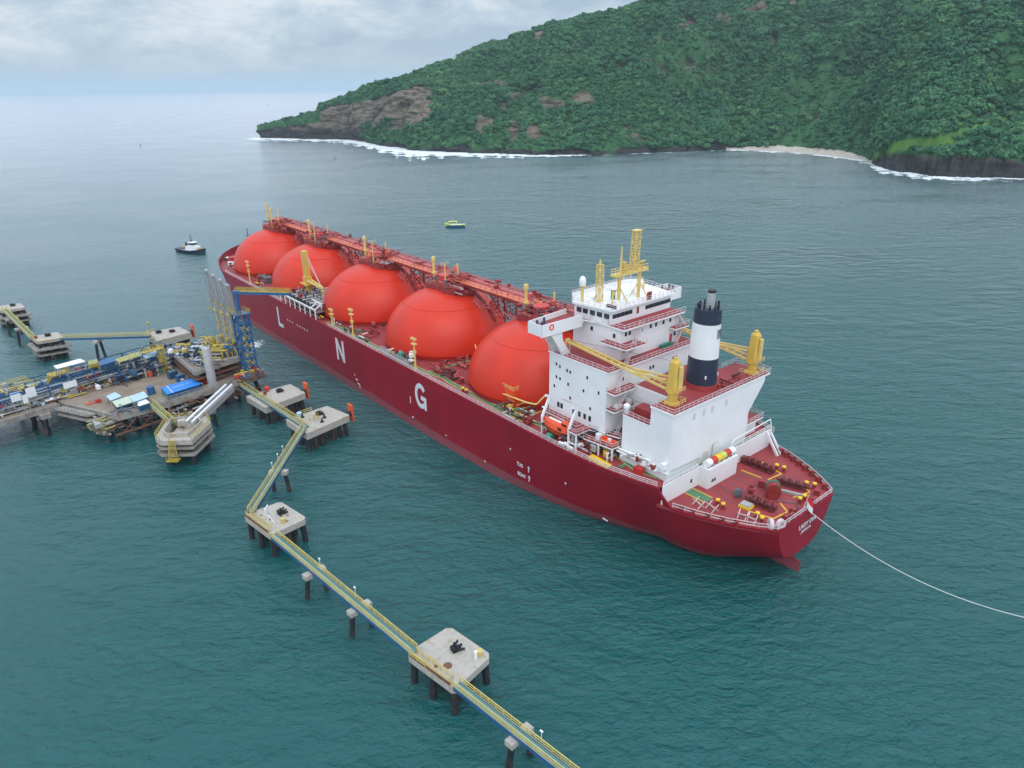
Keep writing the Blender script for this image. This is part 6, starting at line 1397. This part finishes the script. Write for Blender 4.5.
# loading arms
G5='grey marine loading arms with yellow counterweights'
AR=[(-97.0,221.0,13.00),(-93.7,217.9,13.00),(-90.7,215.4,13.00),(-87.7,212.7,13.00)]
def arm_parts(o,h):
    mb=MB(); mb.cyl((0,0,0),(0,0,12.5),.3,.26,n=12); mb.cyl((0,0,0),(0,0,.5),.9,n=12); mb.cyl((0,0,5.5),(0,0,6.2),.62,n=12); mb.build('riser',M['steel'],o,smooth=True)
    mb=MB(); mb.beam((.0,.6,12.2),(-.6,.6,h),.3,.42); mb.cyl((.35,.3,12.2),(-.3,.3,h),.13,n=8); mb.build('inboard_arm',M['steel'],o)
    mb=MB(); mb.beam((-.6,-.1,h),(.5,-.1,9.4),.2,.3); mb.cyl((-.6,-.45,h),(.5,-.45,9.0),.14,n=8); mb.build('outboard_arm',M['steel'],o)
    mb=MB(); mb.cyl((-.6,-.5,h),(-.6,.8,h),.5,n=14); mb.cyl((0,-.5,12.2),(0,.9,12.2),.6,n=14); mb.build('sheave',M['steel'],o,smooth=True)
    mb=MB(); mb.beam((0,.75,12.2),(.9,.75,8.4),.3); mb.cbox((1.0,.75,7.6),(.8,.6,.6)); mb.cbox((-.1,-.9,3.0),(1.8,.9,.7)); mb.cbox((-1.4,1.2,12.6),(1.2,.4,.4)); mb.cbox((-1.2,1.2,15.4),(.9,.35,.35)); mb.build('counterweight',M['jetty_yellow'],o)
    mb=MB(); mb.rail([(-1,-1,6.2),(1,-1,6.2),(1,1,6.2)],1,1,.07); mb.beam((-.6,-.6,.2),(-.6,-.6,14),.1); mb.beam((-.2,-.6,.2),(-.2,-.6,14),.1); mb.build('ladder',M['rail_yellow'],o)
    mb=MB(); mb.beam((.35,-.5,.2),(.1,-.3,h*.9),.14); mb.beam((.7,.1,.2),(.4,.2,h*.8),.14); mb.beam((-.3,.9,.2),(-.6,.9,h*.93),.12); mb.build('hydraulic_pipe',M['steel'],o); mb=MB(); mb.beam((-1.0,.75,h+.6),(.9,.75,9),.07); mb.beam((-1.6,.75,h+.4),(-.4,.75,12.4),.07); mb.build('cable',M['steel_dark'],o)
lbs=['loading arm farthest from the blue gangway tower','second loading arm from the open sea side of the row','third loading arm from the open sea side of the row','loading arm standing right beside the blue gangway tower']
for k,p in enumerate(AR):
    o=empty('cargo_loader',(p[0],p[1],13.03),.9,lbs[k],'loading arm',G5); arm_parts(o,25.4-k*.9)
# blue gangway tower and boom
gt=empty('gangway_tower',(*(-84.4,208.8,8.0)[:2],PZ),.75,'tall blue lattice gangway tower with a boom reaching towards the ship','tower')
mb=MB(); mb.lattice((0,0,0),(0,0,19.6),3.7,3.7,.32,7); mb.build('lattice',M['blue'],gt)
mb=MB()
for k in range(6): mb.box(-1.7,1.7,-1.7,1.7,2.9+k*2.8,3.0+k*2.8)
for k in range(6): mb.beam((-1.2 if k%2 else 1.2,.9,3+k*2.8),(1.2 if k%2 else -1.2,.9,5.8+k*2.8),.8,.16)
mb.build('stair_flight',M['blue'],gt)
mb=MB()
for k in range(5): mb.rail([(-1.6,-1.75,3+k*2.8),(1.6,-1.75,3+k*2.8)],1.0,1.2,.1,1); mb.beam((-1,-1.7,3+k*2.8),(0,-1.7,4.6+k*2.8),.45); mb.beam((1,-1.7,3+k*2.8),(0,-1.7,4.6+k*2.8),.45)
mb.rail([(-2.4,-2.4,19.7),(2.4,-2.4,19.7),(2.4,2.4,19.7),(-2.4,2.4,19.7),(-2.4,-2.4,19.7)],1.3,1.0,.12); mb.build('railing',M['jetty_yellow'],gt)
mb=MB(); mb.cbox((0,0,19.6),(5,5,.2)); mb.cyl((-.2,0,19.8),(-.2,0,26.2),.7,n=12); mb.cbox((-.2,0,26.0),(1.7,1.7,1.0)); mb.build('slewing_column',M['blue'],gt)
bm_=Matrix.Translation((*(-84.4,208.8,8.0)[:2],PZ))@Matrix.Rotation(.75,4,'Z'); te=bm_.inverted()@Vector((-67.8,208.3,34.00)); ts=Vector((-.2,0,26.4)); te.z=25.9
mb=MB(); dd=(te-ts).normalized(); sd_=dd.cross(Vector((0,0,1)))*.6
for s in(-1,1): mb.beam(ts+sd_*s,te+sd_*s,.3,.7)
for i in range(10): q=ts.lerp(te,i/9); mb.beam(q-sd_,q+sd_,.2)
mb.beam(te-sd_,te+sd_,.3,.9); mb.build('boom',M['blue'],gt)
mb=MB()
for s in(-1,1): mb.rail([ts+sd_*s+Vector((0,0,.4)),te+sd_*s+Vector((0,0,.4))],1.2,.8,.1)
mb.beam(ts+Vector((0,0,.45)),te+Vector((0,0,.45)),1.0,.1); mb.build('railing',M['jetty_yellow'],gt)
pe=empty('pipe_rig',(*(-89.9,209.4,13.00)[:2],13),.7,'yellow pipework and frames at the foot of the loading arms','pipework'); mb=MB()
for k in range(5): mb.tube([(-3+k*1.5,-2,.2),(-3+k*1.5,-2,1.8),(-2.6+k*1.5,1.4,2.3),(-2.4+k*1.5,2.2,.2)],.15,8)
mb.build('pipe',M['jetty_yellow'],pe,smooth=True); mb=MB(); mb.lattice((-4,-2.4,0),(4,-2.4,0),1.2,1.2,.16,5); mb.build('frame',M['steel'],pe)
pg=empty('pipe_rig',(*(-98.9,214.3,13.00)[:2],13),.7,'tall bright yellow pipe rig in front of the loading arms','pipework'); mb=MB()
for k in range(4): mb.tube([(-1.4+k*.9,-1,.0),(-1.4+k*.9,-1,2.6+k*.5),(-1.4+k*.9,1.2,2.9+k*.5),(-1+k*.9,1.6,0)],.17,8)
mb.build('pipe',M['jetty_yellow'],pg,smooth=True); mb=MB(); mb.lattice((2.2,0,0),(2.2,0,4.6),1.0,1.0,.16,4); mb.build('frame',M['jetty_yellow'],pg)
# platform corner under the tower: pumps and hose gear
cg=empty('hose_station',(*(-83.2,205.4,8.0)[:2],PZ),.7,'rusty hose and valve gear at the platform corner below the blue tower','machinery'); pipe_clutter(cg,'pipework',(0,0,.1),4.5,2.4,1.6,50,['rust','jetty_yellow','red_tank','steel','blue','red_gear'],251,(.12,.3)); MB().cbox((0,0,.05),(10,5,.08)).build('drip_tray',M['rust'],cg)
# tall floodlight post
# caisson platform and its two bridges
z=8.0; P=[(-93.8,163.4,8.0),(-91.6,161.4,8.0),(-83.5,161.7,8.0),(-82.6,172.3,8.0),(-85.7,176.2,8.0),(-95.8,175.5,8.0)]; c=cen(P); Q=rel(P,c)
cs_=empty('intake_caisson',(c[0],c[1],0),0,'six sided concrete caisson with a pale raised rim and yellow railings','caisson')
def ringwall(Qo,Qi,z0,z1,nm,mt):
    n=len(Qo); mb=MB(); vs=[(p[0],p[1],z0) for p in Qo]+[(p[0],p[1],z0) for p in Qi]+[(p[0],p[1],z1) for p in Qo]+[(p[0],p[1],z1) for p in Qi]; fs=[]
    for i in range(n):
        j=(i+1)%n; fs+=[(2*n+i,2*n+j,3*n+j,3*n+i),(i,j,2*n+j,2*n+i),(n+j,n+i,3*n+i,3*n+j),(i,n+i,n+j,j)]
    return mb.add(vs,fs).build(nm,M[mt],cs_)
ringwall(Q,inset(Q,.66),z-1.4,z,'deck_ring','concrete'); ringwall(inset(Q,.70),inset(Q,.655),z+.003,z+1.1,'rim','concrete'); MB().prism(inset(Q,.655),z-2.6,z-2.2).build('floor',M['concrete'],cs_)
mb=MB(); mb.prism(inset(Q,.42),z-2.19,z-1.2); mb.build('inner_box',M['concrete'],cs_); edge_rail(cs_,inset(Q,.36),z-1.2,'jetty_yellow')
ringwall(inset(Q,1.02),inset(Q,.6),5.3,5.8,'fender_slab','concrete_old'); ringwall(inset(Q,1.05),inset(Q,.6),3.4,3.9,'fender_slab','concrete_old')
edge_rail(cs_,[Q[2],Q[3],Q[4],Q[5],Q[0],Q[1]],z,'jetty_yellow')
mb=MB(); m_=((Q[1][0]+Q[2][0])/2-.8,(Q[1][1]+Q[2][1])/2); 
for s in(-.6,.6): mb.beam((m_[0]+s,m_[1]-.4,z),(m_[0]+s*1.9,m_[1]-1.6,3.2),.2); mb.beam((m_[0]+s,m_[1]-.4,z+1),(m_[0]+s*1.9,m_[1]-1.6,4.2),.12)
for k in range(9): mb.beam((m_[0]-.7,m_[1]-.4-k*.13,z-k*.5),(m_[0]+.7,m_[1]-.4-k*.13,z-k*.5),.16)
mb.cbox((m_[0],m_[1]-1.6,3.0),(3.0,2.0,.12)); mb.rail([(m_[0]-1.5,m_[1]-2.5,3.1),(m_[0]+1.5,m_[1]-2.5,3.1)],1.0,1,.08); mb.build('ladder',M['jetty_yellow'],cs_)
for p in inset(Q,.72): pile(cs_,(p[0],p[1],5.3),(p[0]*1.06,p[1]*1.06,-3),.6)
mb=MB(); mb.cbox((bil([Q[0],Q[5],Q[4],Q[3]],.4,.45)[0],bil([Q[0],Q[5],Q[4],Q[3]],.4,.45)[1],z+.0),(2.0,1.6,1.5),.3); mb.build('pump_house',M['concrete'],cs_)
gb=empty('pipe_bridge',(*(-87.1,183.4,9.00)[:2],9),dirrz((-87.6,170.4,9.00),(-86.1,199.0,9.00)),'thick pale pipe bridge sloping from the caisson up to the platform','bridge')
a=Vector((-87.7,172.6,9.30)); b=Vector((-85.8,198.3,9.30)); h=(b-a).length/2
MB().box(-h,h,-1.5,1.5,-2.2,-.4).build('box_girder',M['steel'],gb); mb=MB()
for y in(-.9,0.9): mb.cyl((-h,y,-.05),(h,y,-.05),.33,n=10)
mb.build('pipe',M['white_clean'],gb,smooth=True); MB().box(-h,h,-.35,.35,-.39,-.3).build('walkway',M['steel_dark'],gb)
bs=bent((-90.0,185.9,5.00),5.2,'pile bent standing under the middle of the pale pipe bridge',dirrz((-87.6,170.4,9.00),(-86.1,199.0,9.00))+.2,4.0,.6)
# ------------------------------------------------------------------ boats and buoys
tug=empty('tug_boat',(*(-195.5,427.4,0.00)[:2],0),math.atan2(-.25,1)-.25,'small dark hulled tug with a white wheelhouse waiting off the bow','tug')
def ship_hull(L,Wd,H,sheer=.5,n=14,stern=.75):
    vs=[];fs=[]
    for i in range(n+1):
        u=i/n*2-1; f=(1-max(0,u)**3.0)**.75 if u>0 else 1-(1-stern)*abs(u)**3; f=max(f,.03); z=H+sheer*max(0,u)**2*1.6+sheer*.35*min(0,u)**2
        for a,q in((-.75,-1.2),(-.96,.25*z),(-1,z),(1,z),(.96,.25*z),(.75,-1.2)): vs.append((u*L/2,a*f*Wd/2,q))
    for i in range(n):
        for j in range(5): fs.append((i*6+j,(i+1)*6+j,(i+1)*6+j+1,i*6+j+1))
    fs+=[list(range(6)),list(range(n*6,n*6+6))]; return MB().add(vs,fs)
th=ship_hull(23,8.0,1.9,1.1).build('hull',M['navy'],tug,smooth=True,angle=30)
mb=MB(); 
for i in range(22):
    u=-1+i/21*2; f=(1-max(0,u)**3.0)**.75 if u>0 else 1-.25*abs(u)**3
    for s in(-1,1): mb.cyl((u*11.4-.3,s*max(f,.05)*4.05,1.5+max(0,u)**2*1.5),(u*11.4+.3,s*max(f,.05)*4.05,1.5+max(0,u)**2*1.5),.42,n=8)
mb.build('tyre_fender',M['rubber'],th); MB().prism([(-10.5,-3),(-10.5,3),(4,3.5),(8.5,1.8),(8.5,-1.8),(4,-3.5)],1.7,1.98).build('deck',M['steel'],tug)
mb=MB(); mb.prism([(-2.8,-2.4),(-2.8,2.4),(5.2,2.4),(6.2,1.4),(6.2,-1.4),(5.2,-2.4)],1.98,4.1); wh_=mb.build('deckhouse',M['white_clean'],tug); mb=MB(); mb.prism([(-.5,-1.8),(-.5,1.8),(3.2,1.9),(3.9,1),(3.9,-1),(3.2,-1.9)],4.31,5.0); mb.prism([(-.8,-2),(-.8,2),(3.4,2.1),(4.2,1.1),(4.2,-1.1),(3.4,-2.1)],6.3,6.6); mb.build('wheelhouse',M['white_clean'],tug); MB().prism([(-.45,-1.75),(-.45,1.75),(3.1,1.85),(3.8,.95),(3.8,-.95),(3.1,-1.85)],5.01,6.29).build('window',M['glass'],tug)
mb=MB(); mb.cyl((1,0,6.6),(.8,0,11.5),.16,n=6); mb.beam((.9,-1.2,9),(.9,1.2,9),.16); mb.box(.4,1.4,-.8,.8,7.4,7.7); mb.build('mast',M['navy'],tug); mb=MB()
for s in(-1,1): mb.cyl((-2.2,s*1.7,4.3),(-2.2,s*1.7,6.4),.5,n=10)
mb.build('exhaust_stack',M['soot'],tug); mb=MB(); mb.cyl((7.2,-.9,2.9),(7.2,.9,2.9),.6,n=10); mb.cyl((-7,-.9,2.7),(-7,.9,2.7),.6,n=10); mb.build('winch',M['jetty_yellow'],tug)
fb=empty('fishing_boat',(*(-39.3,501.1,0.00)[:2],0),math.pi+.02,'little blue hulled boat with lime yellow rail and cabin roof','boat')
ship_hull(14.5,4.2,1.9,1.0).build('hull',M['boat_blue'],fb,smooth=True,angle=30); ship_hull(14.6,4.3,.55,.9).build('gunwale',M['lime'],fb,smooth=True,angle=30,loc=(0,0,1.55)); MB().box(-5.8,4.6,-1.6,1.6,1.9,2.25).build('deck',M['white_clean'],fb)
mb=MB(); mb.box(-1.2,3.6,-1.4,1.4,2.25,3.1); mb.mi=1; mb.box(-1.15,3.5,-1.35,1.35,3.1,3.9); mb.mi=0; mb.box(-1.3,-.9,-1.4,1.4,3.1,3.9); mb.build('cabin',[M['white_clean'],M['glass']],fb); MB().box(-1.6,4.4,-1.7,1.7,3.9,4.3).build('roof',M['lime'],fb); mb=MB(); mb.cyl((1,0,4.3),(1,0,6.4),.09,n=5); mb.build('mast',M['lime'],fb)
def person(p,rz,label,shirt):
    # small crouched figure: skin-modified skeleton
    me=bpy.data.meshes.new('person'); J_=[(0,0,.85),(0,0,1.1),(0,0,1.38),(0,0,1.5),(0,.02,1.66),(.12,0,.8),(.13,.04,.45),(.13,0,.04),(-.12,0,.8),(-.13,.04,.45),(-.13,0,.04),(.2,0,1.36),(.25,.06,1.1),(.24,.2,.95),(-.2,0,1.36),(-.25,.06,1.1),(-.24,.2,.95)]
    E=[(0,1),(1,2),(2,3),(3,4),(0,5),(5,6),(6,7),(0,8),(8,9),(9,10),(2,11),(11,12),(12,13),(2,14),(14,15),(15,16)]
    RD=[.15,.15,.17,.07,.11,.1,.075,.055,.1,.075,.055,.08,.055,.05,.08,.055,.05]
    me.from_pydata(J_,E,[]); o=bpy.data.objects.new('person',me); col.objects.link(o); o.modifiers.new('skin','SKIN'); 
    for v,r in zip(me.skin_vertices[0].data,RD): v.radius=(r,r)
    me.skin_vertices[0].data[0].use_root=True
    s=o.modifiers.new('sub','SUBSURF'); s.levels=1; s.render_levels=1; me.materials.append(M[shirt]); o.location=p; o.rotation_euler.z=rz; tag(o,label,'person'); return o
fl_=Vector((-39.3,501.1,0.00)); person((fl_.x+2.3,fl_.y,2.25),1.2,'person in dark clothes standing behind the cabin of the little boat','navy'); person((fl_.x+5.0,fl_.y+.3,2.25),2.2,'person in dark clothes at the stern of the little boat','rubber')
sb=empty('speedboat',(*(-1507.7,4708.5,0.00)[:2],0),-.12,'tiny far speedboat drawing a white wake near the horizon','boat'); ship_hull(30,8,3.0,1.6).build('hull',M['white_clean'],sb,smooth=True); MB().prism([(-13,-3),(-13,3),(-120,22),(-150,0),(-120,-22)],-1,[3.0,3.0,1.4,.2,1.4]).build('spray',M['white_clean'],sb); MB().box(-4,5,-2.2,2.2,2.2,6).build('cabin',M['steel_dark'],sb)
for p,l in(((-246.3,1031.8,0.00),'tiny dark marker buoy floating off the headland'),((-669.0,1337.2,0.00),'tiny dark marker buoy alone on the open sea')):
    o=empty('marker_buoy',p,0,l,'buoy'); mb=MB(); mb.lathe([(1.0,-.5),(1.2,.5),(.5,1.1),(.3,3.2),(.1,4)],n=12); mb.build('float',M['navy'],o,smooth=True); mb=MB(); mb.cyl((0,0,3.9),(0,0,4.7),.25,n=8); mb.build('lamp',M['rubber'],o)
# two lone trees on the low point
def tree(p,h,label,s):
    o=empty('point_tree',p,0,label,'tree','lone trees on the cliff edge'); mb=MB(); mb.cyl((0,0,-1),(.3,0,h*.7),.45,.22,n=7); mb.cyl((.3,0,h*.6),(1.6,.3,h*.85),.2,.1,n=6); mb.cyl((.25,0,h*.55),(-1.3,-.2,h*.85),.2,.1,n=6); mb.build('trunk',M['rust'],o)
    cm=crown_mesh(50+s,260,.7); c_=bpy.data.objects.new('crown',cm); col.objects.link(c_); c_.parent=o; c_.location=(.2,0,h*.62); c_.scale=(h*.45,h*.45,h*.5)
for px_,(azd,dd_),h,l in((0,(-13.45,1652),11,'taller lone tree on the bare cliff edge of the point'),(1,(-12.75,1640),9,'shorter lone tree nearest the high cliff of the point')):
    x,y=dd_*math.sin(R(azd)),dd_*math.cos(R(azd)); i=int(np.argmin(np.abs(az-azd))); j=int(np.argmin(np.abs(np.hypot(X[i],Y[i])-dd_))); tree((x,y,float(H[i,j])-.3),h,l,px_)
# white water churned beside the platform corner
vs=[];fs=[];fm=[]; cw=(-100.3,256.0,0.00)
for i in range(13):
    for j in range(13):
        u,v=i/12*2-1,j/12*2-1; vs.append((cw[0]+u*6+v*1.0,cw[1]+v*13,.08)); fm.append(.30-.75*math.hypot(u,v)**1.3)
for i in range(12):
    for j in range(12): fs.append((i*13+j,(i+1)*13+j,(i+1)*13+j+1,i*13+j+1))
me=bpy.data.meshes.new('foam_patch'); me.from_pydata(vs,[],fs); at=me.attributes.new('foam','FLOAT','POINT'); at.data.foreach_set('value',fm); me.materials.append(foam_mat('churned_foam',.5,.50,.85)); o=bpy.data.objects.new('foam_patch',me); col.objects.link(o); tag(o,'patch of churned white water between the platform corner and the ship','foam',kind='structure')
